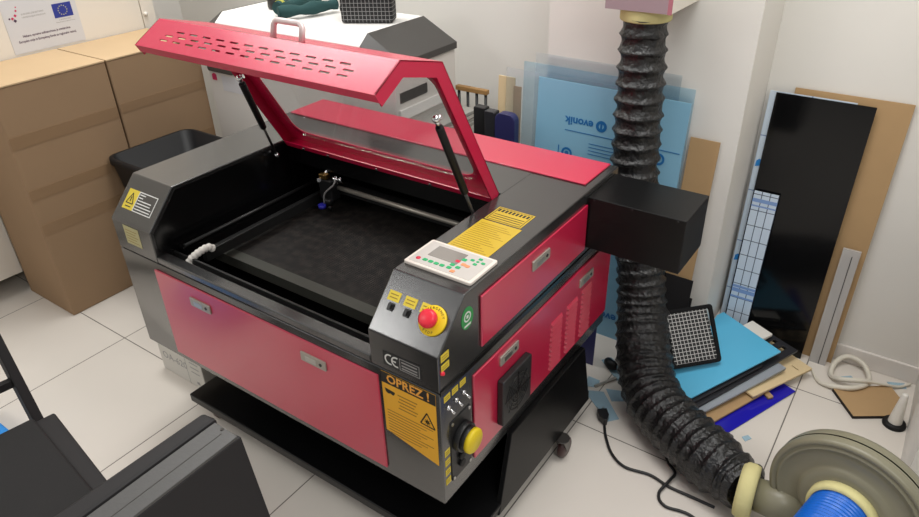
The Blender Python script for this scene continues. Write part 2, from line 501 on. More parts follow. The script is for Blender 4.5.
# red front door
fd = MB().box(.176, 1.079, -.006, 0, .330, .650).build('front_door', M['red_paint'], lc, bevel=0.002)
def latch(mat4, w=.092, h=.030, parent=None):
    l = MB(); l.prism(rrect(-w / 2, w / 2, -h / 2, h / 2, .003, 2), 0, .005, mat4)
    lo = l.build('latch', M['alu'], parent, bevel=0.001)
    k = MB(); k.rect(mat4 @ Matrix.Translation((0, 0, .005)), -w * .30, w * .12, -h * .28, h * .22, .0012)
    k.build('latch_lever', M['steel'], lo)
    k = MB(); k.cyl(mat4 @ Vector((w * .3, 0, .004)), mat4 @ Vector((w * .3, 0, .0065)), .005, n=12)
    k.build('latch_lock', M['rail'], lo)
latch(FRONT((.388, -.006, .597)), parent=fd)
latch(FRONT((.856, -.006, .597)), parent=fd)

# right-hand doors
ud = MB().box(W, W + .006, .168, .728, .705, .853).build('upper_side_door', M['red_paint'], lc, bevel=0.002)
latch(SIDE((W + .006, .448, .812)), parent=ud)
MB().box(W, W + .003, .0, D, Z1 - .008, Z1 + .006).build('side_seam', M['inside_black'], lc)
ld = MB().box(W, W + .006, .130, .940, .358, .640).build('lower_side_door', M['red_paint'], lc, bevel=0.002)
latch(SIDE((W + .006, .293, .604)), parent=ld)
latch(SIDE((W + .006, .752, .592)), parent=ld)
for cy in (.565, .665, .765):
    for k in range(10):
        z = .375 + k * .0185
        MB().hexa([(W + .006, cy - .034, z), (W + .006, cy + .034, z), (W + .006, cy + .034, z + .011), (W + .006, cy - .034, z + .011)],
                  [(W + .0125, cy - .031, z + .001), (W + .0125, cy + .031, z + .001), (W + .0075, cy + .032, z + .010), (W + .0075, cy - .032, z + .010)]).build('louver', M['red_paint'], ld)
f = MB(); mg = SIDE((W + .006, .312, .470))
f.prism(rrect(-.075, .075, -.078, .078, .006, 3), 0, .02, mg)
grille = f.build('fan_grille', M['black_plastic'], ld, bevel=0.003)
g = MB()
for k in range(1, 6):
    r = .011 * k
    g.lathe([(r, 0), (r + .003, 0), (r + .003, .0012), (r, .0012), (r, 0)], mg @ Vector((0, 0, .02)), (1, 0, 0), 32)
for a in range(4):
    g.box(-.066, .066, -.0015, .0015, .02, .0215, mg @ Matrix.Rotation(a * PI / 4, 4, 'Z'))
g.build('grille_rings', M['inside_black'], grille)

# connector panel near the front corner
cp = MB(); mp = SIDE((W, 0, 0)); cp.prism(rrect(.032, .118, .362, .560, .003, 2), 0, .003, mp)
conn = cp.build('connector_panel', M['black_plastic'], lc)
for y, z in ((.039, .369), (.111, .369), (.111, .553), (.039, .553)):
    MB().cyl((W + .003, y, z), (W + .0055, y, z), .0045, n=10).build('screw', M['steel'], conn)
s_ = MB(); s_.cyl((W + .003, .076, .488), (W + .020, .076, .488), .040, n=28)
s_.cyl((W + .020, .076, .488), (W + .032, .076, .488), .034, n=28)
s_.build('socket', M['black_plastic'], conn, bevel=0.002)
plabel(MB().lathe([(0, .040), (.030, .040), (.034, .036), (.034, .026), (0, .026)], (W + .006, .076, .488), (1, 0, 0), 32).build('socket_cap', M['cap_yellow'], conn), 'round yellow socket cap')
s_ = MB()
for z in (.425, .400): s_.cyl((W + .003, .07, z), (W + .011, .07, z), .011, n=14)
s_.build('cable_gland', M['rubber'], conn)
def yellow_tag(m4, w, h, parent, name='warning_tag', lines=2):
    t = MB(); t.rect(m4, -w / 2, w / 2, -h / 2, h / 2, .001)
    to = t.build(name, M['yellow_tag'], parent)
    q = MB()
    for k in range(lines):
        yy = h * (.5 - (k + 1) / (lines + 1))
        q.rect(m4 @ Matrix.Translation((0, 0, .001)), -w * .36, w * .34, yy - h * .05, yy + h * .05, .0003)
    q.build('printed_lines', M['ink_gold'], to)
for k in range(4):
    yellow_tag(SIDE((W, .018, .476 - k * .033)) , .020, .020, lc)
for k in range(3):
    y = .026 + k * .032
    yellow_tag(SIDE((W, y, .648)), .024, .018, lc)
    t = MB(); t.cyl((W, y, .618), (W + .006, y, .618), .006, n=12); t.cyl((W + .004, y, .618), (W + .022, y, .609), .0028, .0035, n=10)
    t.build('toggle_switch', M['chrome'], lc)
yellow_tag(SIDE((W, .024, .772)), .030, .020, lc)
yellow_tag(SIDE((W, .024, .744)), .030, .018, lc)
plabel(MB().lathe([(0, .007), (.004, .006), (.006, 0)], (W, .012, .731), (1, 0, 0), 14).build('indicator_lamp', M['estop_red'], lc), 'small red indicator lamp')
# green round sticker
ms = SIDE((W, .115, .822))
t = MB(); t.prism([(.024 * math.cos(a * PI / 16), .030 * math.sin(a * PI / 16)) for a in range(32)], 0, .001, ms)
gs = plabel(t.build('round_sticker', M['green_sticker'], lc), 'green round sticker')
t = MB(); m2 = ms @ Matrix.Translation((0, 0, .001))
for k in range(24):
    a0, a1 = 2 * PI * k / 24, 2 * PI * (k + 1) / 24
    t.prism([(r * math.cos(a), r * math.sin(a) + .004) for r, a in ((.010, a0), (.014, a0), (.014, a1), (.010, a1))], 0, .0004, m2)
t.rect(m2, -.004, .004, 0, .008, .0004); t.rect(m2, -.013, .013, -.022, -.017, .0004)
t.build('sticker_print', M['white_ink'], gs)

# chamfered right cover front: tags, switches, emergency stop
cn = Vector((0, -(Z3 - Z2), YS)).normalized()
CH = lambda x, s: frame(Vector((x, 0, Z2)) + Vector((0, YS, Z3 - Z2)).normalized() * s, (1, 0, 0), (0, YS, Z3 - Z2))
for x in (1.094, 1.142, 1.190):
    yellow_tag(CH(x, .094), .034, .024, lc)
    t = MB(); t.prism(rrect(-.007, .007, -.010, .010, .002, 2), 0, .004, CH(x + .002, .068)); t.prism([(-.004, -.006), (.004, -.006), (.004, .006), (-.004, .006)], .004, .010, CH(x + .002, .068))
    t.build('rocker_switch', M['black_plastic'], lc)
mE = CH(1.216, .074)
t = MB(); t.lathe([(0, 0), (.036, 0), (.036, .004), (.034, .006), (0, .006)], mE @ Vector((0, 0, 0)), cn, 40)
es = plabel(t.build('emergency_stop', M['estop_yellow'], lc), 'red mushroom button on a round yellow collar')
t = MB(); t.lathe([(0, .006), (.014, .006), (.014, .016), (.021, .018), (.0225, .026), (.021, .033), (.015, .0365), (0, .0375)], mE @ Vector((0, 0, 0)), cn, 32)
t.build('mushroom_button', M['estop_red'], es)
t = MB(); m2 = mE @ Matrix.Translation((0, 0, .0062))
for k, ch in enumerate('EMERGENCY'):
    a = math.radians(90 + 60 - 15 * k)
    t.text(ch, .0085, m2, .0288 * math.cos(a), .0288 * math.sin(a), rot=a - PI / 2, thick=.0003)
t.build('collar_lettering', M['label_ink'], es)
t = MB()
for k, ch in enumerate('STOP'):
    a = math.radians(270 - 24 + 16 * k)
    t.text(ch, .0085, m2, .0288 * math.cos(a), .0288 * math.sin(a), rot=a + PI / 2, thick=.0003)
t.build('collar_lettering', M['label_ink'], es)

# CE plate
mc = FRONT((1.157, 0, .715))
t = MB(); t.rect(mc, -.056, .056, -.021, .021, .001)
ce = t.build('conformity_plate', M['black_plastic'], lc)
m2 = mc @ Matrix.Translation((0, 0, .001)); t = MB()
for cx, mid in ((-.036, False), (-.016, True)):
    for k in range(12):
        a0 = math.radians(70 + 220 * k / 12); a1 = math.radians(70 + 220 * (k + 1) / 12)
        t.prism([(cx + r * math.cos(a), r * math.sin(a)) for r, a in ((.0115, a0), (.0155, a0), (.0155, a1), (.0115, a1))], 0, .0004, m2)
    if mid: t.rect(m2, cx - .013, cx - .001, -.002, .002, .0004)
t.build('conformity_mark', M['white_ink'], ce)
t = MB(); t.outline(m2, -.006, .053, -.017, .017, .0016, .0004)
for yy in (.008, -.002, -.010): t.rect(m2, 0, .046, yy - .0018, yy + .0018, .0004)
t.build('printed_lines', M['grey_ink'], ce)

# big caution label
x0, x1 = 1.088, 1.252
mo = FRONT((0, 0, 0))
t = MB(); t.prism([(x0, .474), (x1, .438), (x1, .668), (x0, .668)], 0, .001, mo)
ol = plabel(t.build('caution_label', M['oprez_yellow'], lc), 'orange yellow caution label headed OPREZ !')
m2 = mo @ Matrix.Translation((0, 0, .001))
t = MB(); t.prism([(x0, .634), (x1, .634), (x1, .668), (x0, .668)], 0, .0004, m2)
# goggles sign, warning triangle, text lines
t.prism([(1.096, .618), (1.128, .615), (1.126, .608), (1.122, .603), (1.114, .606), (1.106, .603), (1.099, .607)], 0, .0004, m2)
tri = [(1.203, .558), (1.246, .556), (1.224, .598)]
for i in range(3):
    p, q = Vector(tri[i] + (0,)), Vector(tri[(i + 1) % 3] + (0,))
    d = (q - p).normalized(); nn = Vector((-d.y, d.x, 0)) * .0018
    t.prism([(p - nn)[:2], (q - nn)[:2], (q + nn)[:2], (p + nn)[:2]], 0, .0004, m2)
for k in range(8):
    a = k * PI / 4
    t.prism([(1.2245 + .011 * math.cos(a), .570 + .011 * math.sin(a)), (1.2245 + .0025 * math.cos(a + 1.2), .570 + .0025 * math.sin(a + 1.2)), (1.2245 + .0025 * math.cos(a - 1.2), .570 + .0025 * math.sin(a - 1.2))], 0, .0004, m2)
t.build('label_symbols', M['label_ink'], ol)
t = MB(); t.text('OPREZ !', .036, m2 @ Matrix.Translation((0, 0, .0004)), 1.170, .651, thick=.0004, bold=.0008)
t.build('label_heading', M['orange_letter'], ol)
t = MB()
for k in range(5): t.rect(m2, 1.136 + .004 * (k % 2), 1.196 - .005 * (k % 3), .612 - k * .0105 - .0016, .612 - k * .0105 + .0016, .0003)
for k in range(9):
    z = .548 - k * .0095
    t.rect(m2, 1.098, 1.240 - .02 * ((k * 7) % 3), z - .0012, z + .0012, .0003)
t.build('label_text_lines', M['ink_soft'], ol)

# left cover labels
mL = CH(0, 0)
t = MB(); t.rect(mL, .026, .078, .042, .107, .001)
wl = plabel(t.build('warning_label', M['yellow_tag'], lc), 'yellow and black warning label with a white frame')
m2 = mL @ Matrix.Translation((0, 0, .0012)); t = MB()
tri = [(.035, .062), (.069, .062), (.052, .096)]
for i in range(3):
    p, q = Vector(tri[i] + (0,)), Vector(tri[(i + 1) % 3] + (0,))
    d = (q - p).normalized(); nn = Vector((-d.y, d.x, 0)) * .0016
    t.prism([(p - nn)[:2], (q - nn)[:2], (q + nn)[:2], (p + nn)[:2]], 0, .0004, m2)
t.rect(m2, .050, .054, .068, .084, .0004); t.rect(m2, .038, .066, .050, .053, .0004)
t.build('hazard_symbol', M['label_ink'], wl)
t = MB(); t.outline(mL, .078, .170, .042, .107, .003, .001)
for k, (a, c) in enumerate(((.084, .112), (.084, .104), (.084, .150), (.084, .150), (.084, .160), (.084, .160))):
    z = .098 - k * .0092
    t.rect(mL, a, c, z - .0016, z + .0016, .0008)
t.build('label_frame_and_lines', M['white_ink'], wl)
mF = FRONT((0, 0, 0))
t = MB(); t.prism([(.058, .708), (.136, .708), (.136, .772), (.058, .772)], 0, .001, mF)
pl_ = plabel(t.build('paper_label', M['pale_label'], lc), 'faded pale yellow label')
t = MB()
for k in range(5): t.rect(mF @ Matrix.Translation((0, 0, .001)), .066, .126 - .01 * (k % 2), .758 - k * .010 - .001, .758 - k * .010 + .001, .0003)
t.build('printed_lines', M['ink_gold'], pl_)

# control panel on the right cover top
mt = TOP((0, 0, Z3))
t = MB(); t.prism(rrect(1.064, 1.258, .140, .260, .006, 4), 0, .009, mt)
pan = plabel(t.build('control_panel', M['panel_cream'], lc, bevel=0.002), 'cream control panel with display and coloured keys')
m2 = mt @ Matrix.Translation((0, 0, .009))
t = MB(); t.prism(rrect(1.072, 1.250, .148, .252, .004, 3), 0, .0006, m2); t.build('keypad', M['panel_grey'], pan)
m3 = m2 @ Matrix.Translation((0, 0, .0006))
t = MB(); t.rect(m3, 1.100, 1.185, .190, .240, .0008); t.build('display', M['screen'], pan)
def key(x, y, w, h, mname):
    t = MB(); t.prism(rrect(x - w / 2, x + w / 2, y - h / 2, y + h / 2, .002, 2), 0, .0012, m3); t.build('key', M[mname], pan)
t = MB(); t.lathe([(0, .0014), (.006, .0014), (.006, 0)], m3 @ Vector((1.090, .166, 0)), (0, 0, 1), 18); t.build('key', M['key_red'], pan)
for k in range(4): key(1.109 + k * .0165, .168, .012, .010, 'key_green')
for x, y, c in ((1.178, .169, 'key_green'), (1.178, .184, 'key_green'), (1.194, .160, 'key_orange'), (1.196, .180, 'key_green'), (1.180, .203, 'key_red'), (1.200, .198, 'key_orange'), (1.190, .217, 'key_green'), (1.212, .196, 'key_orange')):
    key(x, y, .012, .010, c)
for dx, dy in ((0, .013), (0, -.013), (.015, 0), (-.015, 0)): key(1.222 + dx, .226 + dy, .010, .008, 'key_green')
key(1.222, .226, .007, .006, 'key_green')

# gold labels behind the control panel
t = MB(); t.rect(mt, 1.100, 1.222, .266, .432, .0008)
gl = plabel(t.build('instruction_label', M['yellow_gold'], lc), 'gold instruction label')
t = MB(); m2 = mt @ Matrix.Translation((0, 0, .0008))
for k in range(15): t.rect(m2, 1.107, 1.212 - .012 * ((k * 5) % 4), .276 + k * .0098, .2775 + k * .0098, .0003)
t.build('printed_lines', M['ink_gold'], gl)
t = MB(); t.rect(mt, 1.102, 1.214, .438, .518, .0008)
gl = plabel(t.build('danger_label', M['yellow_gold'], lc), 'small gold danger label')
t = MB(); t.outline(m2, 1.106, 1.210, .442, .514, .002, .0003)
for k in range(9): t.rect(m2, 1.110 + .011 * k, 1.1165 + .011 * k, .492, .508, .0003)
for k in range(3): t.rect(m2, 1.112, 1.204, .452 + k * .011, .455 + k * .011, .0003)
t.build('printed_lines', M['label_ink'], gl)

# inside: bed, rails, gantry
bed = MB().box(.225, 1.035, .215, .80, .62, .648).build('honeycomb_bed', M['bed'], lc)
t = MB(); t.box(.215, 1.045, .175, .214, .615, .650); t.box(.205, .224, .165, .80, .615, .652)
t.build('bed_frame', M['bed_strip'], lc)
MB().box(.285, .305, .10, .66, .665, .700).build('side_rail', M['rail'], lc, bevel=0.002)
MB().box(.206, .232, .075, .90, .56, .705).build('side_channel', M['inside_black'], lc, bevel=0.002)
t = MB(); t.cyl((.236, .08, .712), (.236, .70, .712), .006, n=12); t.build('guide_rod', M['rail'], lc)
t = MB(); t.box(.29, 1.05, .605, .640, .715, .745); beam = t.build('gantry_beam', M['rail'], lc, bevel=0.002)
MB().cyl((.345, .598, .742), (1.048, .598, .742), .0085, n=14).build('linear_guide', M['alu'], beam)
MB().box(.32, .335, .602, .65, .69, .78).build('belt_bracket', M['inside_black'], beam)
# laser head
hd = MB(); hd.box(.335, .395, .565, .604, .700, .775)
head = hd.build('laser_head', M['black_plastic'], lc, bevel=0.003)
t = MB(); t.cyl((.365, .575, .675), (.365, .575, .705), .012, .020, n=18); t.cyl((.365, .575, .655), (.365, .575, .675), .006, .012, n=16); t.build('nozzle', M['rail'], head)
t = MB(); t.cyl((.352, .552, .672), (.352, .552, .684), .014, n=18); t.build('lens_ring', M['lens_blue'], head)
t = MB(); t.cyl((.40, .585, .765), (.40, .585, .79), .011, n=16); t.cyl((.34, .585, .788), (.37, .585, .800), .006, n=12); t.build('mirror_knob', M['chrome'], head)
t = MB(); t.box(.338, .372, .566, .590, .776, .792); t.build('brass_fitting', M['brass'], head, bevel=0.002)
t = MB(); t.tube([(.355, .56, .685), (.37, .555, .73), (.41, .565, .77), (.40, .585, .79)], .003, n=8); t.build('air_tube', M['grey_ink'], head)
t = MB(); t.cyl((.30, .60, .80), (.34, .60, .812), .007, n=12); t.cyl((.28, .63, .80), (.30, .60, .80), .006, n=12); t.build('mirror_mount', M['chrome'], head)
t = MB(); t.cyl((.41, .59, .775), (.43, .59, .782), .010, n=14); t.cyl((.325, .575, .765), (.345, .560, .772), .007, n=12); t.cyl((.425, .60, .80), (.445, .60, .806), .006, n=12); t.build('adjuster', M['chrome'], head)
# white braided cable bundle at the left front
t = MB(); t.tube([(.275, .050, .668), (.285, .062, .690), (.300, .085, .708), (.306, .112, .712), (.308, .128, .700)],
                 lambda s, L: .0115 + .0012 * math.sin(s * 500), n=12, step=.0025)
plabel(t.build('drag_cable', M['white_plastic'], lc), 'short white braided cable')

# lid, modelled closed about its hinge line and swung open
A, CHY, CHZ, FR = .500, .107, .110, .101
OPEN = Matrix.Translation((0, YH, Z3 + .003)) @ Matrix.Rotation(math.radians(-60.2), 4, 'X')
LX0, LX1 = .218, 1.0585
lid = MB(OPEN)
lid.plate([(LX0, -A), (LX1, -A), (LX1, 0), (LX0, 0)], [rrect(LX0 + .062, LX1 - .055, -A + .050, -.055, .045)], .003, frame((0, 0, -.003), (1, 0, 0), (0, 1, 0)))
P1, P2, P3 = (-A, 0), (-A - CHY, -CHZ), (-A - CHY, -CHZ - FR)
mX = frame((0, 0, 0), (0, 1, 0), (0, 0, 1))
lid.prism([P1, P2, (P2[0] + .003, P2[1] - .0012), (P1[0] + .001, P1[1] - .003)], LX0, LX1, mX)
slots = []
for r, (dz, off, n, xs) in enumerate(((-.036, 0, 12, .348), (-.053, .026, 13, .312), (-.070, 0, 13, .310))):
    for k in range(n):
        x = xs + k * .0527 if r != 1 else xs + .004 + k * .0527
        slots.append(rrect(x - .016, x + .016, dz - .003, dz + .003, .0028, 3))
lid.plate([(LX0, -FR), (LX1, -FR), (LX1, 0), (LX0, 0)], slots, .003, frame((0, P2[0] + .003, P2[1]), (1, 0, 0), (0, 0, 1)))
lid.box(LX0, LX1, P3[0], P3[0] + .024, P3[1] - .002, P3[1] + .001)
F = .036
flange = [(0, 0), P1, P2, P3, (P3[0] + F, P3[1]), (P2[0] + F, P2[1] - F * .42), (P1[0] + F * .42, -F), (0, -F)]
lid.plate([(y, z) for y, z in flange], [], .004, frame((LX0, 0, 0), (0, 1, 0), (0, 0, 1)))
lid.plate([(y, z) for y, z in flange], [], .004, frame((LX1 - .004, 0, 0), (0, 1, 0), (0, 0, 1)))
lid.box(LX0, LX1, -.003, 0, -.036, 0)
# folded rims around the window opening
lid.box(LX0 + .004, LX1 - .004, -.022, -.003, -.036, -.033)
lido = lid.build('lid', M['red_deep'], lc)
t = MB(OPEN); t.prism(rrect(LX0 + .050, LX1 - .043, -A + .038, -.043, .045), -.007, -.0035, frame((0, 0, 0), (1, 0, 0), (0, 1, 0)))
t.build('lid_window', M['window'], lido)
t = MB(OPEN)
mcf = frame((0, P2[0], P2[1]), (1, 0, 0), (0, CHY, CHZ))
hx0, hx1 = .655, .752
hp = [mcf @ Vector(p) for p in ((hx0, .012, -.002), (hx0, .012, .030), (hx0 + .004, .012, .037), (hx0 + .012, .012, .041), (hx1 - .012, .012, .041), (hx1 - .004, .012, .037), (hx1, .012, .030), (hx1, .012, -.002))]
t.tube(hp, .0075, n=12, raw=True)
t.build('lid_handle', M['handle_white'], lido)
for x in (LX0 + .09, .42, .63, .84, LX1 - .09):
    MB(OPEN).cyl((x, -.010, -.0365), (x, -.010, -.040), .005, n=10).build('lid_screw', M['chrome'], lido)
for yy in (-.10, -.20, -.30, -.40):
    MB(OPEN).cyl((LX1 - .030, yy, -.003), (LX1 - .030, yy, -.007), .004, n=10).build('lid_screw', M['chrome'], lido)
def strut(xt, xb, top, bot):
    p0 = Vector((xt, top[0], top[1])); p1 = Vector((xb, bot[0], bot[1]))
    d = (p1 - p0)
    s1 = MB(); s1.cyl(p0 + d * .06, p0 + d * .60, .0105, n=16)
    so = s1.build('gas_strut', M['rubber'], lc, bevel=0.001)
    MB().cyl(p0 + d * .60, p0 + d * .97, .0045, n=12).build('piston_rod', M['steel_dark'], so)
    e = MB(); e.sphere(p0, .010); e.cyl(p0, p0 + d * .06, .006, n=12)
    e.cyl(p0, p0 + Vector((.012, .006, .006)), .006, n=12)
    e.build('ball_joint', M['chrome'], so)
    MB().sphere(p1, .009).build('ball_joint', M['chrome'], so)
strut(LX1 - .002, LX1 - .006, (.303, 1.201), (.495, .805))
strut(.338, .2205, (.318, 1.186), (.500, .858))
MB().box(1.020, 1.040, .46, .54, .79, .80).build('strut_bracket', M['black_paint'], lc)

# exhaust box on the right flank
eb = MB().box(W, 1.553, .734, .925, .708, .874).build('exhaust_box', M['black_paint'], lc, bevel=0.002)
for y, z in ((.724, .735), (.90, .88)):
    pass
for x in (1.285, 1.40, 1.53):
    MB().cyl((x, .734, .868), (x, .7325, .868), .003, n=8).build('rivet', M['rail'], eb)

# stand
TX0, TX1, TY1 = .150, 1.306, .782
tray = MB().box(TX0, TX1, .004, TY1, .092, .124).build('stand_tray', M['black_paint'], lc, bevel=0.003)
for xt, xb, nm in ((1.272, 1.302, 'r'), (.192, .168, 'l')):
    sg = .008
    MB().hexa([(xb - sg, .190, .094), (xb + sg, .190, .094), (xb + sg, .776, .094), (xb - sg, .776, .094)], [(xt - sg, .305, Z0), (xt + sg, .305, Z0), (xt + sg, .775, Z0), (xt - sg, .775, Z0)]).build('stand_end_panel', M['black_paint'] if nm == 'r' else M['grey_paint'], lc, bevel=0.002)
MB().box(.200, 1.264, .752, .770, .124, Z0).build('underbody_shade_sheet', M['black_paint'], lc)  # dark sheet added to stand in for the black shade under the body
MB().box(1.13, 1.17, .33, .37, .124, Z0).build('stand_post', M['black_paint'], lc)
MB().box(.30, .34, .33, .37, .124, Z0).build('stand_post', M['black_paint'], lc)
for cx, cy in ((.215, .055), (1.245, .095), (.235, .66), (1.318, .565)):
    c = MB(); c.cyl((cx, cy, .086), (cx, cy, .092), .024, n=16)
    for sx in (-.016, .013): c.prism([(cy - .018, .086), (cy + .018, .086), (cy + .028, .03), (cy + .008, .03)], cx + sx, cx + sx + .003, mX)
    cf = c.build('caster', M['steel_dark'], lc)
    w = MB(); w.lathe([(0, -.012), (.030, -.012), (.036, -.008), (.036, .008), (.030, .012), (0, .012)], (cx, cy + .018, .036), (1, 0, 0), 24)
    w.build('caster_wheel', M['wheel'], cf)

# ------------------------------------------------------------------ exhaust hose from wall duct to floor blower
HP = [(1.217, 1.163, 1.292), (1.216, 1.163, 1.24), (1.227, 1.16, 1.05), (1.237, 1.155, .84), (1.268, 1.145, .62), (1.316, 1.118, .45), (1.347, 1.09, .33), (1.385, 1.03, .24), (1.428, .962, .172), (1.49, .885, .122), (1.576, .817, .108), (1.665, .768, .105), (1.749, .723, .105), (1.829, .685, .108), (1.868, .657, .115)]
def hose_r(s, L):
    t = s / L
    base = .071 + .012 * min(1, t / .45) + .014 * max(0, min(1, (t - .5) / .15))
    if t > .93: base -= .025 * (t - .93) / .07
    # stretched ribs above, crumpled ribs below
    ph = s / .0505 if s < .85 else .85 / .0505 + (s - .85) / .040 + (.35 * noise.noise(Vector((s * 9, 0, 0))) if s > .95 else 0)
    fr = ph % 1.0
    rib = (abs(fr - .5) * 2) ** 2.4
    return base - .006 + (.0115 if s < .9 else .0095 + .005 * noise.noise(Vector((s * 17, 3, 0)))) * rib
t = MB(); t.tube(HP, hose_r, n=48, step=.0045, jitter=.0052)
tag(t.build('exhaust_hose', M['hose_black'], base=(1.5, .9, .0)), 'ribbed black exhaust hose dropping from wall duct and curving over the floor to the blower', 'hose')

# duct box
dx = thing('duct_box', 'square duct with painted mauve reflection, on the wall pier above the black exhaust hose', 'duct', (1.22, 1.205, 1.32))
MB().box(1.118, 1.322, 1.083, 1.33, 1.320, 1.95).build('duct_casing', M['cabinet'], dx, bevel=0.002)
MB().box(1.118, 1.310, 1.080, 1.083, 1.320, 1.95).build('duct_front', M['duct'], dx)
MB().box(1.310, 1.3225, 1.080, 1.083, 1.319, 1.95).build('duct_edge_trim', M['duct_red'], dx)
t = MB(); t.lathe([(.060, .0), (.0765, .0), (.078, .004), (.0775, .030), (.076, .036), (.060, .036)], (1.217, 1.163, 1.284), (0, 0, 1), 36)
plabel(t.build('sealing_collar', M['foam_yellow'], dx), 'yellow foam sealing collar')

# ------------------------------------------------------------------ blower on the floor
FC = Vector((2.107, .60, .243)); az = math.radians(-104)
FN = Vector((math.cos(az), math.sin(az), 0)); FU = Vector((-FN.y, FN.x, 0))
bw = thing('blower', 'olive grey round floor blower with blue hose on its face', 'blower', (2.107, .60, 0))
t = MB(); t.lathe([(0, -.070), (.190, -.070), (.200, -.064), (.203, -.052), (.203, -.036)], FC, FN, 72); t.build('back_casing', M['fan_grey'], bw)
t = MB(); t.lathe([(.198, -.036), (.198, -.031)], FC, FN, 72); t.build('casing_seam', M['fan_dark'], bw)
t = MB(); t.lathe([(.203, -.031), (.2035, -.014), (.2015, -.006), (.197, -.003), (.190, -.002), (.187, -.007), (.183, -.008), (.180, -.003), (.175, -.002), (.172, -.008), (.150, -.010), (.126, -.010), (.121, -.004), (.112, .001), (.100, .002), (.088, .002), (.084, .004), (.084, -.02)], FC, FN, 72)
t.build('front_casing', M['fan_grey'], bw)
t = MB(); t.lathe([(.077, .000), (.089, .003), (.088, .022), (.084, .028), (.077, .028)], FC, FN, 44)
plabel(t.build('inlet_collar', M['foam_yellow'], bw), 'yellow foam inlet collar')
t = MB(); t.cyl(FC - FN * .070, FC - FN * .16, .055, n=32); t.cyl(FC - FN * .16, FC - FN * .175, .05, .04, n=32); t.build('motor', M['fan_grey'], bw, bevel=0.003)
# outlet neck running left along the floor side
o0 = FC + Vector((-.10, .055, -.118)); o1 = Vector((1.885, .648, .120))
t = MB(); t.cyl(o1, o0 + (o0 - o1) * .2, .046, .060, n=28); t.build('outlet_neck', M['fan_grey'], bw)
dn = (o0 - o1).normalized()
t = MB(); t.lathe([(.052, -.026), (.076, -.026), (.082, -.012), (.083, .006), (.078, .020), (.050, .022)], o1 - dn * .010, dn, 36)
plabel(t.build('outlet_collar', M['foam_yellow'], bw), 'yellow foam outlet collar')
t = MB()
for s in (-1, 1):
    c = FC + FU * (.11 * s) - FN * .04
    t.box(c.x - .02, c.x + .02, c.y - .05, c.y + .05, 0.0, .012)
    t.cyl((c.x, c.y, .012), (c.x, c.y, .12), .012, n=12)
t.build('foot', M['fan_grey'], bw)
# blue hose
bp = [FC + FN * .012, FC + FN * .09, FC + FN * .18 + Vector((0, 0, -.01)), FC + FN * .28 + Vector((-.01, 0, -.04)), FC + FN * .40 + Vector((-.02, 0, -.095)), FC + FN * .54 + Vector((-.03, 0, -.145)), FC + FN * .72 + Vector((-.05, 0, -.155))]
t = MB(); t.tube(bp, lambda s, L: .0745 + .0022 * math.sin(s / .0105 * 2 * PI), n=40, step=.0022)
tag(t.build('supply_hose', M['hose_blue'], base=(2.0, .2, 0)), 'shiny ribbed blue hose plugged into the round blower', 'hose')

# ------------------------------------------------------------------ cardboard boxes, bin, cabinet and poster on the left
def cardboard(y0, y1, label, tapes):
    o = thing('cardboard_box', label, 'box', (-1.04, (y0 + y1) / 2, 0), 'tall cardboard boxes against the white cabinet')
    MB().box(-1.225, -.853, y0, y1, 0, 1.012).build('carton_body', M['card'], o, bevel=0.006)
    MB().prism([(-1.228, y0 - .002), (-.850, y0 - .002), (-.850, y1 - .002), (-1.228, y1 - .002)], 1.0125, 1.020, TOP((0, 0, 0))).build('lid_flap', M['card_top'], o, bevel=0.002)
    for z, h in tapes:
        MB().box(-.8535, -.8515, y0 + .004, y1 - .004, z - h / 2, z + h / 2).build('packing_tape', M['tape'], o)
    return o
cardboard(.112, .570, 'tall cardboard box under the flag poster, nearer of the two', ((.800, .050), (.580, .045), (.425, .048)))
cardboard(.576, 1.021, 'tall cardboard box behind the black bin, farther of the two', ((.808, .040), (.575, .042)))

cb = thing('cabinet', 'white wardrobe cabinet behind the cardboard boxes', 'cabinet', (-1.5, .05, 0))
MB().box(-1.795, -1.255, -1.30, 1.09, .10, 2.05).build('carcass', M['cabinet'], cb)
for y0, y1 in ((-1.298, -.595), (-.589, .115), (.121, 1.016)):
    MB().box(-1.255, -1.236, y0, y1, .102, 2.048).build('cabinet_door', M['cabinet'], cb, bevel=0.0015)
MB().box(-1.255, -1.236, 1.021, 1.089, .102, 2.048).build('stile', M['cabinet'], cb, bevel=0.0015)
for x in (-1.76, -1.36):
    for y in (-1.26, -.10, 1.05): MB().cyl((x, y, 0), (x, y, .10), .02, n=12).build('leg', M['slot_grey'], cb)
t = MB(); t.lathe([(0, .014), (.009, .012), (.010, .006), (.006, 0)], (-1.236, 1.035, 1.083), (1, 0, 0), 16); t.build('knob', M['white_plastic'], cb)

MPO = SIDE((-1.2355, .402, 1.028))
po = thing('poster', 'small white poster with blue flag and logo on the cabinet above the boxes', 'poster', (-1.235, .54, 1.035))
t = MB(); t.rect(MPO, 0, .315, 0, .215, .001); t.build('poster_paper', M['paper'], po)
m2 = MPO @ Matrix.Translation((0, 0, .001))
t = MB(); t.rect(m2, .208, .292, .112, .170, .0005); fl = t.build('flag', M['eu_blue'], po)
t = MB(); m3 = m2 @ Matrix.Translation((0, 0, .0005))
for k in range(12):
    a = k * PI / 6; cx, cy = .250 + .019 * math.sin(a), .141 + .019 * math.cos(a)
    t.prism([(cx + (.0035 if j % 2 == 0 else .0014) * math.sin(j * PI / 5), cy + (.0035 if j % 2 == 0 else .0014) * math.cos(j * PI / 5)) for j in range(10)], 0, .0004, m3)
t.build('star', M['eu_star'], fl)
t = MB()
for cx, cy, r in ((.036, .142, .0065), (.050, .152, .0065), (.058, .170, .0050), (.062, .184, .0035)):
    t.prism([(cx - r, cy), (cx, cy - r), (cx + r, cy), (cx, cy + r)], 0, .0005, m2)
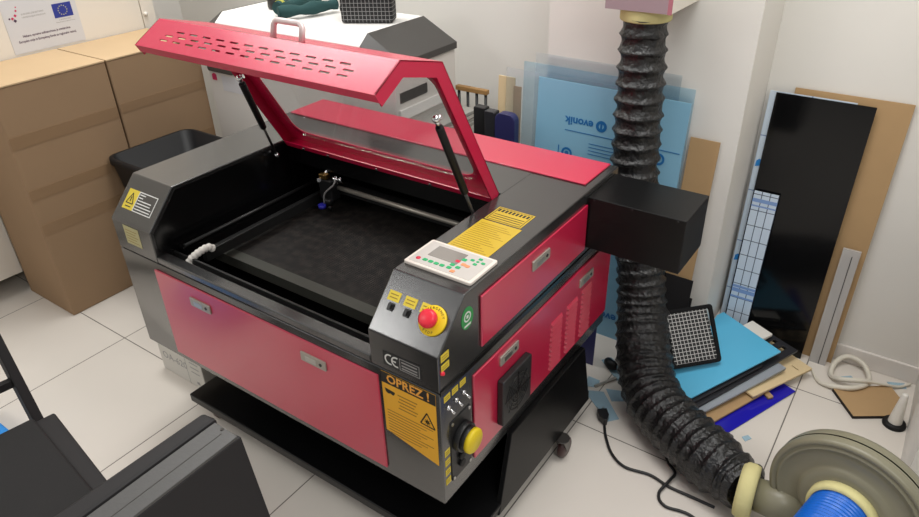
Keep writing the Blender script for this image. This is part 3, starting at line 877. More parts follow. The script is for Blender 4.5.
t.build('logo_dots', M['logo_red'], po)
t = MB()
for cx, cy, r in ((.044, .132, .0075), (.024, .143, .0045)): t.prism([(cx - r, cy), (cx, cy - r), (cx + r, cy), (cx, cy + r)], 0, .0005, m2)
t.build('logo_dots', M['logo_dark'], po)
t = MB()
t.text('EUROPSKI STRUKTURNI', .0088, m2, .074, .152, 'LEFT', .0003)
t.text('I INVESTICIJSKI FONDOVI', .0088, m2, .074, .139, 'LEFT', .0003)
t.text('EUROPSKA UNIJA', .0068, m2, .250, .103, 'CENTER', .0003)
t.text('Europski fond za regionalni razvoj', .0062, m2, .250, .094, 'CENTER', .0003)
t.build('logo_lettering', M['grey_ink'], po)
t = MB()
t.text('Nabava opreme sufinancirana je sredstvima', .0135, m2, .157, .066, 'CENTER', .0003, sx=.88, bold=.0003)
t.text('Europske unije iz Europskog fonda za regionalni razvoj.', .0135, m2, .157, .046, 'CENTER', .0003, sx=.84, bold=.0003)
t.build('poster_lettering', M['logo_dark'], po)

# waste bin
bn = thing('waste_bin', 'black open waste bin between the cardboard boxes and the laser cutter', 'bin', (-.665, .655, 0))
def ring_loft(loops):
    m = MB(); prev = None
    for lp in loops:
        vs = [m.bm.verts.new(p) for p in lp]
        if prev:
            for i in range(len(vs)):
                j = (i + 1) % len(vs)
                f = m.face([prev[i], prev[j], vs[j], vs[i]])
                if f: f.smooth = True
        else: first = vs
        prev = vs
    m.face(first[::-1]); m.face(prev)
    return m
def rl(x0, x1, y0, y1, r, z): return [(x, y, z) for x, y in rrect(x0, x1, y0, y1, r, 5)]
ring_loft([rl(-.76, -.54, .52, .80, .04, 0), rl(-.835, -.475, .452, .862, .05, .605), rl(-.848, -.465, .445, .872, .055, .61), rl(-.848, -.465, .445, .872, .055, .635), rl(-.832, -.482, .461, .855, .045, .637), rl(-.75, -.55, .53, .79, .035, .02)]).build('bin_shell', M['bin'], bn)
t = MB()
for k in range(1, 16):
    pass
t.lathe([(0, .10), (.05, .09), (.085, .05), (.09, 0), (0, 0)], (-.60, .585, .50), (0, 0, 1), 14)
for v in t.bm.verts: v.co += Vector((noise.noise(v.co * 30), noise.noise(v.co * 30 + Vector((5, 0, 0))), noise.noise(v.co * 30 + Vector((0, 9, 0))))) * .03
tag(t.build('crumpled_foil', M['bag_blue']), 'crumpled blue foil lying near the top of the black bin', 'waste')
t = MB(); t.lathe([(0, .42), (.07, .42), (.085, .38), (.08, 0), (0, 0)], (-.64, .655, .026), (0, 0, 1), 14)
for v in t.bm.verts: v.co += Vector((noise.noise(v.co * 20), noise.noise(v.co * 20 + Vector((5, 0, 0))), 0)) * .015
tag(t.build('rubbish_sack', M['black_plastic']), 'dark rubbish at the bottom of the black bin', 'waste')

# white carton under the laser cutter
ct = thing('carton', 'flat white printed carton on the floor under the left end of the laser cutter', 'box', (-.1, .22, 0))
MB().box(-.205, .062, .118, .40, 0, .168).build('carton_body', M['carton'], ct, bevel=0.003)
t = MB(); mcx = FRONT((-.205, .118, 0)); t.text('OA-620', .046, mcx, .098, .082, thick=.0005); t.rect(mcx, .169, .1705, 0, .166, .0006)
for k in range(4): t.rect(mcx, .195, .245, .135 - k * .022, .139 - k * .022, .0006)
t.rect(mcx, .215, .232, .018, .030, .0006)
t.build('carton_print', M['grey_ink'], ct)

# ------------------------------------------------------------------ white machine behind
pr_ = thing('office_printer', 'large white machine with dark sloping end covers standing behind the red lid', 'printer', (-.2, 1.2, 0))
XA, XB, XC, XD = -.81, -.665, .178, .345
YF, YG = 1.0, 1.40
MB().box(-.79, .335, YF + .006, YG, 0, 1.035).build('printer_body', M['printer_grey'], pr_, bevel=0.006)
t = MB(); t.prism([(YF, 1.036), (YF, 1.108), (YF + .05, 1.146), (YG, 1.146), (YG, 1.036)], XB, XC, mX); t.build('top_cover', M['printer_white'], pr_, bevel=0.003)
t = MB(); t.hexa([(XC, YF, 1.036), (XD, YF, 1.036), (XD, YG, 1.036), (XC, YG, 1.036)], [(XC, YF, 1.104), (XD, YF, 1.060), (XD, YG, 1.060), (XC, YG, 1.150)])
t.bm.free(); t = MB()
v = [t.bm.verts.new(p) for p in ((XC + .001, YF, 1.036), (XC + .001, YF, 1.108), (XC + .001, YF + .05, 1.148), (XC + .001, YG, 1.148), (XC + .001, YG, 1.036), (XD, YF, 1.036), (XD, YF, 1.050), (XD, YF + .04, 1.062), (XD, YG, 1.062), (XD, YG, 1.036))]
for f in ((0, 4, 3, 2, 1), (5, 6, 7, 8, 9), (0, 1, 6, 5), (1, 2, 7, 6), (2, 3, 8, 7), (3, 4, 9, 8), (0, 5, 9, 4)): t.face([v[i] for i in f])
plabel(t.build('end_cover', M['printer_dark'], pr_, bevel=0.002), 'dark grey sloping end cover')
t = MB()
v = [t.bm.verts.new(p) for p in ((XB - .001, YF, 1.036), (XB - .001, YF, 1.108), (XB - .001, YF + .05, 1.148), (XB - .001, YG, 1.148), (XB - .001, YG, 1.036), (XA, YF, 1.036), (XA, YF, 1.050), (XA, YF + .04, 1.062), (XA, YG, 1.062), (XA, YG, 1.036))]
for f in ((0, 1, 2, 3, 4), (5, 9, 8, 7, 6), (0, 5, 6, 1), (1, 6, 7, 2), (2, 7, 8, 3), (3, 8, 9, 4), (0, 4, 9, 5)): t.face([v[i] for i in f])
plabel(t.build('end_cover', M['printer_dark'], pr_, bevel=0.002), 'dark grey sloping end cover')
MB().box(.335, .3375, 1.03, 1.20, .905, .945).build('output_slot', M['printer_dark'], pr_)
t = MB(); t.box(.335, .475, 1.02, 1.36, .755, .772)
tr_ = t.build('output_tray', M['slot_grey'], pr_, bevel=0.003)
for k in range(3): MB().box(.345, .472, 1.04, 1.35, .773 + k * .016, .785 + k * .016).build('paper_layer', M['slot_grey'] if k % 2 == 0 else M['carton'], tr_)
MB().box(.336, .345, 1.02, 1.36, .84, .880).build('slot_shelf', M['printer_white'], pr_)
t = MB(); t.prism(rrect(-.775, -.60, .885, .93, .01, 3), 0, .012, FRONT((0, YF + .006, 0))); t.build('black_hand_grip', M['printer_dark'], pr_)
t = MB(); t.prism([(-.765, .842), (-.735, .842), (-.735, .868), (-.750, .874), (-.765, .868)], 0, .002, FRONT((0, YF + .006, 0))); t.build('red_logo', M['logo_red'], pr_)
t = MB(); t.rect(FRONT((0, YF + .006, 0)), -.70, -.50, .80, .87, .001); t.build('paper_notice', M['paper'], pr_)
# things lying on it
ZT = 1.147
rollc = thing('cloth_roll', 'dark green rolled cloth with a yellow stripe on top of white machine, upper roll', 'cloth roll', (-.30, 1.17, ZT), 'green cloth rolls on the white machine')
t = MB(); t.tube([(-.345, 1.085, ZT + .034), (-.350, 1.15, ZT + .034), (-.358, 1.24, ZT + .034), (-.366, 1.34, ZT + .034)], lambda s, L: .026 + .004 * math.sin(s * 60), n=18, jitter=.004); t.build('roll', M['green_cloth'], rollc)
t = MB(); t.tube([(-.346, 1.10, ZT + .0345), (-.347, 1.115, ZT + .0345)], .0315, n=18, step=.004); t.build('stripe_band', M['green_yellow'], rollc)
t = MB(); t.tube([(-.290, 1.04, ZT + .032), (-.262, 1.09, ZT + .032), (-.230, 1.17, ZT + .032), (-.200, 1.285, ZT + .032)], lambda s, L: .023 + .004 * math.sin(s * 50), n=18, jitter=.005)
tag(t.build('cloth_roll', M['green_cloth']), 'dark green rolled cloth nearest the lid handle, lower roll without stripe', 'cloth roll', 'green cloth rolls on the white machine')
t = MB(); t.lathe([(0, 0), (.050, 0), (.053, .01), (.050, .05), (.046, .055), (.040, .05), (.038, .02), (0, .02)], (-.485, 1.225, ZT), (0, 0, 1), 28)
tag(t.build('tape_roll', M['black_plastic']), 'round black tub at the far left of the white machine top', 'container')
bgm = frame((.06, 1.17, ZT), (.88, .47, 0), (0, 0, 1))
t = MB(); t.box(-.105, .105, -.03, .06, 0, .11)
o = t.build('mesh_pouch', M['mesh_bag'], base=(0, 0, 0), bevel=.012, seg=3)
o.matrix_world = frame((.055, 1.20, ZT), (.88, .47, 0), (-.47, .88, 0))
tag(o, 'black mesh pouch with white grid standing on the white machine', 'pouch')
t = MB(); t.tube([(-.10, 1.22, ZT + .03), (-.07, 1.23, ZT + .05), (-.055, 1.26, ZT + .03), (-.09, 1.28, ZT + .028)], lambda s, L: .024, n=14, jitter=.012)
tag(t.build('black_glove', M['black_cloth']), 'bunched black cloth beside the mesh pouch on the white machine', 'glove')

# ------------------------------------------------------------------ sheets leaning on the pier and back wall
def lean(name, label, cat, x0, x1, yb, yt, h, th, material, group=None, skew=0.0, z0=0.0, bevel=0.0, parts=None):
    """a flat sheet standing on its lower edge and leaning back: local x along the wall, local z up the sheet"""
    ang = math.atan2(yt - yb, math.sqrt(max(1e-6, h * h - (yt - yb) ** 2)))
    m = MB(); m.box(x0, x1, 0, th, 0, h)
    cx = (x0 + x1) / 2
    o = m.build(name, material, base=(cx, 0, 0), bevel=bevel)
    o.location = (cx, yb, z0)
    o.rotation_euler = (-ang, skew, 0)
    return tag(o, label, cat, group)
def on_sheet(sheet, name, material, builder):
    """a printed mark on a leaning sheet; builder draws in the sheet's local frame (u = x, v = z, facing -y)"""
    m = MB(); builder(m, frame((0, -.0006, 0), (1, 0, 0), (0, 0, 1)))
    o = bpy.data.objects.new(name, bpy.data.meshes.new(name))
    bmesh.ops.recalc_face_normals(m.bm, faces=m.bm.faces)
    m.bm.to_mesh(o.data); m.bm.free(); o.data.materials.append(material)
    COL.objects.link(o); o.parent = sheet
    return o
GS = 'plastic sheets leaning on the wall pier'
lean('acrylic_sheet', 'tallest clear acrylic sheet, rearmost in the row on the wall pier', 'sheet', .742, 1.29, 1.302, 1.324, 1.085, .003, M['clear'], GS, skew=.012)
lean('acrylic_sheet', 'blue tinted clear sheet standing between the clear sheets and the blue printed sheet', 'sheet', .70, 1.345, 1.288, 1.312, 1.050, .003, M['clear_blue'], GS, skew=.012)
lean('acrylic_sheet', 'clear acrylic sheet farthest left, beside the navy folder', 'sheet', .632, 1.12, 1.272, 1.299, 1.022, .003, M['clear'], GS, skew=.012)
bs = lean('film_sheet', 'large sky blue film covered sheet with dark blue print behind the black hose', 'sheet', .778, 1.345, 1.250, 1.288, 1.010, .004, M['blue_film'], GS, skew=.012)
def at(x, z): return (x - 1.0615, z)
def ring_mark(m, f, cx, cz, rs):
    for r0, r1 in rs:
        for k in range(20):
            a0, a1 = k * PI / 10, (k + 1) * PI / 10
            m.prism([(cx + r * math.cos(a), cz + r * math.sin(a)) for r, a in ((r0, a0), (r1, a0), (r1, a1), (r0, a1))], 0, .0005, f)
on_sheet(bs, 'printed_name', M['blue_film_print'], lambda m, f: m.text('evonik', .042, f, *at(.955, .872), rot=PI, thick=.0004, bold=.0012))
on_sheet(bs, 'printed_roundel', M['blue_film_print'], lambda m, f: (ring_mark(m, f, *at(1.042, .872), ((.010, .021),)), m.rect(f, at(1.042, 0)[0] - .004, at(1.042, 0)[0] + .004, .862, .882, .0005)))
on_sheet(bs, 'printed_rule', M['blue_film_print'], lambda m, f: m.rect(f, at(.90, 0)[0], at(1.335, 0)[0], .832, .835, .0005))
for k in range(4):
    on_sheet(bs, 'printed_line', M['blue_film_print'], lambda m, f: m.rect(f, at(1.0, 0)[0], at(1.15 - .03 * (k % 2), 0)[0], .798 - k * .013, .8005 - k * .013, .0005))
for x, zc in ((.915, .745), (.915, .665), (.915, .36), (.915, .26), (1.265, .80), (1.265, .70), (1.265, .60), (1.265, .30), (1.265, .20)):
    on_sheet(bs, 'printed_mark', M['blue_film_print'], lambda m, f: ring_mark(m, f, *at(x, zc), ((.0, .008), (.014, .022))))
on_sheet(bs, 'printed_line', M['blue_film_print'], lambda m, f: m.rect(f, at(.878, 0)[0], at(.882, 0)[0], .66, .77, .0005))
on_sheet(bs, 'printed_name', M['blue_film_print'], lambda m, f: m.text('evonik', .05, f, *at(1.13, .10), rot=PI, thick=.0004, bold=.0012))
on_sheet(bs, 'printed_name', M['blue_film_print'], lambda m, f: m.text('evonik', .06, f, *at(1.25, .50), rot=PI, thick=.0004, bold=.0012))
lean('fibreboard_offcut', 'narrow brown fibreboard on the wall pier right of the blue printed sheet', 'board', 1.352, 1.452, 1.262, 1.318, .885, .004, M['mdf'], skew=.012)
lean('black_offcut', 'small matt black panel standing behind the mesh pad, right of the black hose', 'panel', 1.355, 1.462, 1.248, 1.270, .366, .003, M['panel_black'], 'black panels behind the hose', skew=.012)
lean('black_offcut', 'lower matt black panel just behind the small black panel by the hose', 'panel', 1.36, 1.470, 1.2545, 1.272, .290, .002, M['panel_black'], 'black panels behind the hose', skew=.012)
lean('navy_film_panel', 'dark blue panel on edge between the laser cutter and the blue printed sheet', 'panel', 1.02, 1.200, 1.05, 1.10, .62, .004, M['navy'], skew=-.02)

# left cluster
GF = 'folders standing behind the red hatch'
def folder(x0, x1, y, h, mname, label, rb=.02):
    m = MB(); m.prism(rrect(x0, x1, 0, h, rb, 4), 0, .035, frame((0, y, 0), (1, 0, 0), (0, 0, 1)))
    o = m.build('folder', M[mname], bevel=0.003)
    return tag(o, label, 'folder', GF)
folder(.665, .752, 1.215, .888, 'navy', 'navy blue folder standing in front of the leftmost clear sheet', .03)
folder(.612, .660, 1.225, .882, 'charcoal_sheet', 'charcoal folder right beside the navy folder', .006)
folder(.556, .609, 1.235, .886, 'black_plastic', 'black folder left of the charcoal folder', .006)
lean('plywood_offcut', 'pale plywood offcut upright behind the black and navy folders', 'board', .592, .665, 1.285, 1.31, .985, .005, M['mdf_pale'], skew=.01)
lean('plywood_offcut', 'grey brown board upright just right of the pale plywood offcut', 'board', .672, .705, 1.282, 1.305, .955, .005, M['mdf'])
rk = thing('wooden_rail_rack', 'black metal rack with a wooden top rail beside the white machine', 'rack', (.402, 1.43, 0))
MB().box(.322, .480, 1.410, 1.434, .856, .876).build('top_rail', M['wood'], rk, bevel=0.003)
for k in range(4):
    x = .334 + k * .045
    MB().cyl((x, 1.422, .012), (x, 1.422, .856), .0065, n=10).build('upright', M['black_plastic'], rk)
MB().box(.328, .475, 1.416, 1.428, .760, .772).build('cross_bar', M['black_plastic'], rk)
MB().box(.315, .490, 1.408, 1.46, 0, .012).build('base_plate', M['black_plastic'], rk)

# right of the pier
mb = lean('fibreboard', 'tall brown fibreboard leaning on the wall behind the glossy black sheet', 'board', 1.603, 1.958, 1.566, 1.600, 1.016, .006, M['mdf'], skew=.004)
gsx = lean('gridded_sheet', 'white film covered sheet with blue tape edging out left of glossy black sheet', 'sheet', 1.528, 1.80, 1.545, 1.585, 1.000, .004, M['sheet_grid'], skew=.004)
for z in (.735, .345):
    on_sheet(gsx, 'tape_patch', M['tape_blue'], lambda m, f: m.prism([(-.132, z - .012), (-.112, z - .006), (-.108, z + .014), (-.122, z + .018), (-.130, z + .010)], 0, .0008, f))
bl = lean('black_sheet', 'tall glossy black sheet leaning on the right-hand wall', 'sheet', 1.548, 1.856, 1.528, 1.578, .998, .004, M['black_acrylic'], skew=.006)
stp = lean('film_strip', 'narrow white film strip with grid lines against the glossy black sheet', 'strip', 1.553, 1.640, 1.517, 1.546, .642, .003, M['strip_grid'], skew=.006)
for z, h in ((.60, .014), (.582, .006), (.235, .010), (.215, .016), (.19, .008)):
    on_sheet(stp, 'blue_band', M['film_blue_print'], lambda m, f: m.rect(f, -.043, .043, z, z + h, .0004))
cs = lean('clear_strip', 'bundle of frosted clear plastic strips leaning on the brown fibreboard', 'strip', 1.884, 1.942, 1.535, 1.560, .492, .012, M['clear_frost'], skew=.004)
on_sheet(cs, 'dark_seam', M['dark_gap'], lambda m, f: (m.rect(f, .004, .0065, .0, .47, .0005)))

# ------------------------------------------------------------------ pile of sheets on the floor
ANG = math.radians(66)
UX = Vector((math.cos(ANG), math.sin(ANG), 0)); UY = Vector((-math.sin(ANG), math.cos(ANG), 0))
HOSE_EDGE = (((1.576, .817), (.518, .855)), ((1.49, .885), (.62, .785)), ((1.428, .962), (.79, .61)))
def clip(poly, p0, n, d):
    out = []
    for a, b in zip(poly, poly[1:] + poly[:1]):
        da = (a[0] - p0[0]) * n[0] + (a[1] - p0[1]) * n[1] - d
        db = (b[0] - p0[0]) * n[0] + (b[1] - p0[1]) * n[1] - d
        if da >= 0: out.append(a)
        if da * db < 0:
            k = da / (da - db); out.append((a[0] + (b[0] - a[0]) * k, a[1] + (b[1] - a[1]) * k))
    return out
def slab(name, label, cat, corner, l, w, z, th, material, ang=62, tilt=0.0, group=None, holes=None, bevel=0.0):
    """corner = near right-hand corner; l runs back along ang, w to its left; cut back where the hose lies"""
    m = MB()
    a = math.radians(ang); ca_, sa_ = math.cos(a), math.sin(a)
    wp = [(corner[0] + u * ca_ - v * sa_, corner[1] + u * sa_ + v * ca_) for u, v in ((0, 0), (l, 0), (l, w), (0, w))]
    (ax, ay), (bx, by) = wp[2], wp[3]           # left edge, far end to near end: keep clear of the pier
    at_x = lambda yy: ax + (bx - ax) * (yy - ay) / (by - ay)
    if ay > 1.205 and at_x(1.205) < 1.532 < ax:
        yx = ay + (by - ay) * (1.532 - ax) / (bx - ax)
        if by < 1.205 < yx: wp = wp[:3] + [(1.532, yx), (1.532, 1.205), (at_x(1.205), 1.205)] + wp[3:]
    for p0, n in HOSE_EDGE: wp = clip(wp, p0, n, .104)
    loc = [((x - corner[0]) * ca_ + (y - corner[1]) * sa_, -(x - corner[0]) * sa_ + (y - corner[1]) * ca_) for x, y in wp]
    f = Matrix.Translation((corner[0], corner[1], z)) @ Matrix.Rotation(a, 4, 'Z') @ Matrix.Rotation(-math.radians(tilt), 4, 'Y')
    m.plate(loc, holes or [], th, f)
    return tag(m.build(name, material, bevel=bevel), label, cat, group)
GP = 'sheets piled on the floor'
slab('blue_acrylic_sheet', 'deep blue acrylic sheet flat on the floor at the bottom of the pile', 'sheet', (1.722, .930), .420, .25, .001, .005, M['deep_blue'], ang=67.4, group=GP)
slab('cardboard_sheet', 'brown cardboard sheet low in the pile above the deep blue sheet', 'sheet', (1.668, .945), .480, .28, .008, .010, M['mdf'], ang=66, tilt=1.2, group=GP)
slab('cardboard_strip', 'small bent cardboard strip lying on the deep blue sheet', 'scrap', (1.812, 1.215), .020, .055, .0065, .012, M['mdf'], ang=50)
slab('board_with_slot', 'cream board with a cut slot sticking out of the pile towards the white tube', 'board', (1.768, 1.165), .300, .21, .030, .010, M['mdf_pale'], ang=62, tilt=1.2, group=GP, holes=[rrect(.246, .254, .018, .052, .003, 2)])
slab('grey_sheet', 'grey plastic sheet in the pile below the charcoal sheets', 'sheet', (1.622, .938), .460, .27, .026, .012, M['grey_sheet'], ang=63, tilt=4.2, group=GP)
slab('charcoal_sheet', 'charcoal sheet with cut slots sticking out at the right end of the pile', 'sheet', (1.604, .945), .560, .17, .040, .008, M['charcoal_sheet'], ang=64.5, tilt=4.4, group=GP, holes=[rrect(.49, .54, .030, .050, .004, 2), rrect(.495, .545, .075, .095, .004, 2), rrect(.012, .055, .02, .045, .004, 2)])
slab('charcoal_sheet', 'charcoal sheet directly under the bright blue sheet', 'sheet', (1.585, .950), .380, .24, .050, .010, M['charcoal_sheet'], ang=62.5, tilt=5.0, group=GP)
slab('white_board', 'white board poking out behind the bright blue sheet', 'board', (1.690, 1.365), .120, .100, .090, .014, M['white_plastic'], ang=62, tilt=5.0, group=GP, bevel=.003)
slab('blue_top_sheet', 'bright blue film sheet on top of the floor pile', 'sheet', (1.572, .948), .478, .285, .0645, .008, M['blue_sheet'], ang=61.5, tilt=6.0, group=GP, bevel=.002)

# mesh pad leaning on the pile
pd = thing('mesh_pad', 'black bordered mesh pad with pale grid resting on the bright blue sheet', 'pad', (1.55, 1.2, .1))
p_br, p_bl, p_tr = Vector((1.630, 1.200, .112)), Vector((1.492, 1.070, .100)), Vector((1.534, 1.305, .270))
ux = (p_br - p_bl); uy = (p_tr - p_br); wl_, hl_ = ux.length, uy.length
fm = frame(p_bl, ux, uy)
t = MB(); t.plate(rrect(0, wl_, 0, hl_, .012, 3), [rrect(.014, wl_ - .014, .014, hl_ - .014, .006, 2)], .012, fm); t.build('border', M['black_cloth'], pd, bevel=.003)
o = MB().box(.012, wl_ - .012, .012, hl_ - .012, .003, .008)
mo_ = o.build('mesh', M['mesh_pad'], base=(0, 0, 0))
mo_.parent = pd
mo_.matrix_world = fm
mo_.matrix_parent_inverse = Matrix.Translation(-pd.location)
mo_.location = fm.translation; mo_.rotation_euler = fm.to_euler()

# ------------------------------------------------------------------ small things on the floor
pc = thing('power_cord', 'black power cord with plug snaking over the floor beside the black hose', 'cord', (1.60, .65, 0))
path = [(1.378, .772), (1.405, .725), (1.452, .668), (1.51, .639), (1.59, .652), (1.655, .640), (1.725, .640), (1.80, .640)]
t = MB(); t.tube([(x, y, .006) for x, y in path], .0048, n=10); t.build('cable', M['cord'], pc)
path = [(1.60, .762, .006), (1.622, .732, .006), (1.655, .700, .010), (1.652, .655, .016), (1.641, .596, .008), (1.673, .562, .006), (1.762, .568, .006), (1.90, .48, .006)]
t = MB(); t.tube(path, .0048, n=10); t.build('cable', M['cord'], pc)
pf = Matrix.Translation((1.36, .800, .018)) @ Matrix.Rotation(math.radians(-52), 4, 'Z')
t = MB(); t.prism([(-.028, -.018), (.004, -.018), (.022, -.008), (.030, -.006), (.030, .006), (.022, .008), (.004, .018), (-.028, .018)], -.014, .014, pf)
pg = t.build('plug', M['black_plastic'], pc, bevel=.003)
t = MB()
for s in (-.009, .009): t.cyl(pf @ Vector((-.028, s, 0)), pf @ Vector((-.048, s, 0)), .0024, n=8)
t.build('plug_pin', M['steel'], pg)
def scrap(pts, label, z=.001, matn='clear_scrap'):
    m = MB(); m.prism(pts, z, z + .0015, Matrix.Identity(4))
    return tag(m.build('film_scrap', M[matn]), label, 'scrap', 'blue film scraps on the floor')
scrap([(1.215, 1.10), (1.315, 1.020), (1.345, 1.055), (1.300, 1.10), (1.24, 1.135)], 'pale blue film scrap under the small black adaptor near the hose')
scrap([(1.30, .955), (1.352, .975), (1.392, .935), (1.345, .905)], 'pale blue film scrap left of hose with printed marks')
scrap([(1.235, .905), (1.30, .935), (1.405, .835), (1.375, .80)], 'pale blue film scrap nearest the plug')
scrap([(1.255, 1.175), (1.33, 1.15), (1.35, 1.19), (1.28, 1.215)], 'pale blue film scrap at the foot of the blue printed sheet')
scrap([(1.215, .985), (1.262, .985), (1.27, .945), (1.225, .925)], 'small pale film scrap beside the back corner of the black stand')
scrap([(2.00, 1.495), (2.035, 1.525), (2.055, 1.505), (2.02, 1.475)], 'pale blue film scrap inside the loop of white tube')
scrap([(2.150, 1.560), (2.205, 1.585), (2.215, 1.555), (2.165, 1.535)], 'pale blue film scrap by the skirting at far right')
scrap([(1.785, .985), (1.80, 1.005), (1.815, .995), (1.80, .97)], 'tiny pale film scrap in front of the deep blue sheet')
t = MB(); t.tube([(1.245, 1.085, .022), (1.268, 1.068, .022), (1.285, 1.075, .022)], .018, n=12, jitter=.006); t.tube([(1.285, 1.075, .03), (1.30, 1.085, .06), (1.31, 1.10, .10)], .008, n=10)
tag(t.build('cable_adaptor', M['rubber']), 'small black adaptor on the floor left of the black hose', 'adaptor')
t = MB(); t.box(-.05, .05, -.005, .005, 0, .006, Matrix.Translation((1.285, .985, .0025)) @ Matrix.Rotation(math.radians(62), 4, 'Z'))
tag(t.build('thin_stick', M['alu']), 'thin grey offcut stick between the blue film scraps', 'offcut')

# white tube loop
tp = [(1.885, 1.475, .006), (1.902, 1.485, .006), (1.945, 1.415, .008), (2.030, 1.412, .023), (2.082, 1.460, .024), (2.092, 1.530, .014), (2.060, 1.580, .032), (2.005, 1.588, .038), (1.972, 1.545, .024), (1.972, 1.480, .010), (2.010, 1.450, .026), (2.075, 1.465, .040), (2.14, 1.505, .024), (2.190, 1.545, .008), (2.222, 1.58, .012)]
t = MB(); t.tube(tp, lambda s, L: .0045 + .0050 * min(1, max(0, (s - .08) / .06)) * (1 if s < L - .20 else max(.1, 1 - (s - L + .20) / .05)), n=12, step=.006)
tag(t.build('rubber_tube', M['tube_white']), 'white rubber tube looped on the floor by the skirting', 'tube')
# five-sided board
bd = thing('pentagon_board', 'five-sided brown fibreboard offcut with burnt edges on the floor', 'board', (2.10, 1.40, 0))
pp = [(1.992, 1.398), (2.078, 1.282), (2.196, 1.362), (2.206, 1.462), (2.160, 1.528)]
MB().prism(pp, .001, .013, Matrix.Identity(4)).build('burnt_edge', M['mdf_edge'], bd)
MB().prism([(x + .0008, y + .0008) for x, y in pp], .0131, .0137, Matrix.Identity(4)).build('board_face', M['mdf'], bd)
# cone on a black base
cn_ = thing('nozzle_cone', 'small white cone on a round black base beside the five-sided board', 'cone', (2.205, 1.338, 0))
MB().lathe([(0, 0), (.036, 0), (.037, .006), (.034, .014), (.018, .016), (0, .016)], (2.200, 1.330, 0), (0, 0, 1), 28).build('cone_base', M['rubber'], cn_)
MB().lathe([(.022, .014), (.020, .04), (.014, .10), (.010, .135), (.008, .138), (0, .138)], (2.200, 1.330, 0), (0, 0, 1), 24).build('cone', M['white_plastic'], cn_)

# ------------------------------------------------------------------ near left: chair and black panels
ca = math.radians(-9)
CM = Matrix.Translation((.265, -.432, 0)) @ Matrix.Rotation(ca, 4, 'Z')     # local x to the front of the seat, -y to the near side
ch = thing('chair', 'black padded chair at the near left with a slanted post backrest', 'chair', (.45, -.68, 0))
t = MB(); t.hexa([CM @ Vector(p) for p in ((0, 0, .405), (.44, 0, .405), (.44, -.46, .405), (0, -.46, .405))], [CM @ Vector(p) for p in ((.004, -.004, .449), (.436, -.004, .449), (.436, -.456, .449), (.004, -.456, .449))])
t.build('seat_board', M['panel_black'], ch, bevel=.006)
t = MB(); t.hexa([CM @ Vector(p) for p in ((.000, -.050, .449), (.43, -.035, .449), (.43, -.44, .449), (.000, -.44, .449))], [CM @ Vector(p) for p in ((.000, -.056, .462), (.43, -.043, .462), (.43, -.43, .462), (.000, -.43, .462))])
t.build('seat_cushion', M['seat_cloth'], ch, bevel=.008, seg=3)
def bar(m, p, q, w, d):
    p, q = Vector(p), Vector(q)
    z = (q - p).normalized(); x = z.cross(Vector((0, 1, 0))).normalized(); y = z.cross(x)
    M4 = Matrix(((x.x, y.x, z.x, p.x), (x.y, y.y, z.y, p.y), (x.z, y.z, z.z, p.z), (0, 0, 0, 1)))
    m.box(-w / 2, w / 2, -d / 2, d / 2, 0, (q - p).length, M4)
for yy in (-.040, -.42):
    t = MB(); bar(t, CM @ Vector((-.018, yy, .30)), CM @ Vector((-.28, yy, .88)), .036, .026); t.build('back_post', M['panel_black'], ch, bevel=.003)
t = MB(); bar(t, CM @ Vector((-.115, -.053, .515)), CM @ Vector((-.115, -.407, .515)), .022, .02); t.build('back_rail', M['panel_black'], ch)
t = MB(); bar(t, CM @ Vector((-.27, -.053, .86)), CM @ Vector((-.27, -.407, .86)), .06, .02); t.build('back_rail', M['panel_black'], ch)
for x, y in ((.02, -.03), (.41, -.03), (.02, -.43), (.41, -.43)):
    t = MB(); t.hexa([CM @ Vector((x + a, y + c, 0)) for a, c in ((-.014, -.014), (.014, -.014), (.014, .014), (-.014, .014))], [CM @ Vector((x + a, y + c, .405)) for a, c in ((-.018, -.018), (.018, -.018), (.018, .018), (-.018, .018))]); t.build('leg', M['panel_black'], ch)
# bright blue thing on the floor behind the chair back
MBx = MB().box(-.52, -.185, -.68, -.435, 0, .115)
tag(MBx.build('blue_crate', M['tape_blue'], bevel=.008), 'bright blue box on the floor behind the near left chair back', 'box')

# thick black panel on edge with grey top
px = thing('black_case', 'upright thick black panel with a grey top edge at bottom left of view', 'panel', (.965, -.65, 0))
t = MB(); t.hexa([(.955, -1.0, 0), (1.115, -1.0, 0), (1.115, -.350, 0), (.955, -.355, 0)], [(.927, -1.0, .692), (1.002, -1.0, .692), (1.002, -.349, .692), (.927, -.356, .692)])
t.build('panel_body', M['panel_black'], px, bevel=.002)
t = MB(); t.box(.928, 1.001, -.999, -.3565, .6925, .700); pe = plabel(t.build('top_edge', M['panel_edge'], px, bevel=.001), 'grey brushed top edge')
MB().box(.9668, .9682, -.998, -.37, .7001, .7006).build('edge_groove', M['dark_gap'], pe)
MB().cyl((.958, -.362, .7), (.958, -.362, .7015), .004, n=10).build('edge_screw', M['dark_gap'], pe)
t = MB(); t.hexa([(.866, -1.0, 0), (.922, -1.0, 0), (.922, -.362, 0), (.878, -.362, 0)], [(.868, -1.0, .702), (.9235, -1.0, .702), (.9235, -.346, .702), (.882, -.352, .702)])
tag(t.build('black_board', M['panel_black'], bevel=.008), 'narrow black board standing on edge against the far side of the grey topped panel', 'board')

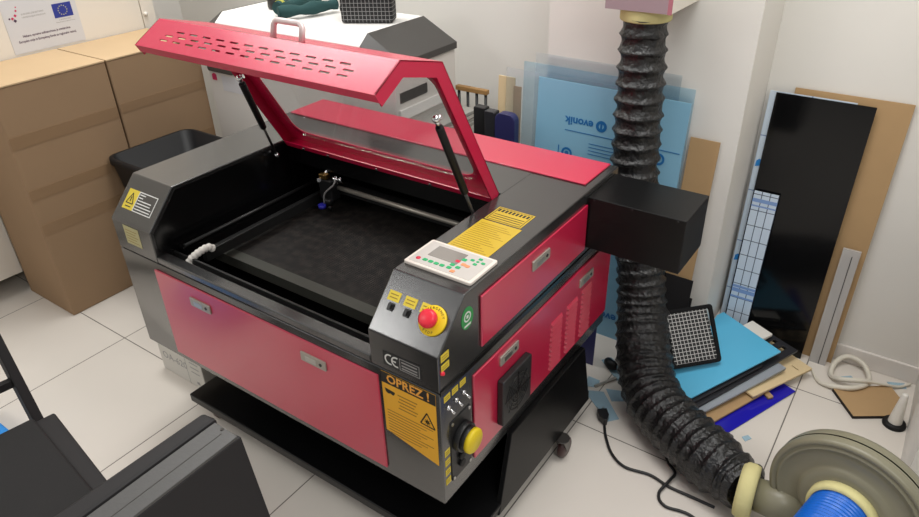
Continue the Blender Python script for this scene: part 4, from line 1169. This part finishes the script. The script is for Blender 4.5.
# ------------------------------------------------------------------ light
def area(name, loc, sx, sy, power, rot=(0, 0, 0), col=(1, .99, .965)):
    l = bpy.data.lights.new(name, 'AREA'); l.shape = 'RECTANGLE'; l.size = sx; l.size_y = sy; l.energy = power; l.color = col
    o = bpy.data.objects.new(name, l); COL.objects.link(o); o.location = loc; o.rotation_euler = rot
    return o
for k, (x, y) in enumerate(((-.6, .75), (1.5, .6), (3.0, -1.0), (-1.2, -2.2))):
    area('ceiling_panel_light', (x, y, 2.75), 1.2, .6, 27)
w = bpy.data.worlds.new('room glow'); scene.world = w; w.use_nodes = True
bg = w.node_tree.nodes['Background']
bg.inputs[0].default_value = (1.0, .985, .96, 1)
nt = w.node_tree
tc = nt.nodes.new('ShaderNodeTexCoord')
dp = nt.nodes.new('ShaderNodeVectorMath'); dp.operation = 'DOT_PRODUCT'
dp.inputs[1].default_value = (-.30, .34, .16)      # added uneven glow for the reflections: brighter left and back, dimmer elsewhere
nt.links.new(tc.outputs['Generated'], dp.inputs[0])
mr = nt.nodes.new('ShaderNodeMapRange')
mr.inputs['From Min'].default_value = -.45; mr.inputs['From Max'].default_value = .45
mr.inputs['To Min'].default_value = .22; mr.inputs['To Max'].default_value = 1.0
nt.links.new(dp.outputs['Value'], mr.inputs['Value'])
nt.links.new(mr.outputs['Result'], bg.inputs[1])

# ------------------------------------------------------------------ camera
R = ((0.8209198364566451, 0.5705750919089658, -0.023123291397858486), (0.2774680768736394, -0.4339465969532368, -0.8571474886556862), (-0.4991012807317161, 0.6972334010112975, -0.5145517428657496))
E = (2.00486801, -0.94213709, 1.75571886)
cam = bpy.data.cameras.new('camera'); co = bpy.data.objects.new('camera', cam); COL.objects.link(co)
cam.sensor_fit = 'HORIZONTAL'; cam.sensor_width = 36.0; cam.lens = 693.0053 / 919 * 36.0; cam.clip_start = .02
co.matrix_world = Matrix(((R[0][0], -R[1][0], -R[2][0], E[0]), (R[0][1], -R[1][1], -R[2][1], E[1]), (R[0][2], -R[1][2], -R[2][2], E[2]), (0, 0, 0, 1)))
scene.camera = co
scene.view_settings.view_transform = 'Standard'
scene.view_settings.look = 'None'
scene.view_settings.exposure = 0.1
scene.view_settings.gamma = 1.0
scene.cycles.use_denoising = True
scene.cycles.max_bounces = 8
scene.cycles.transparent_max_bounces = 16
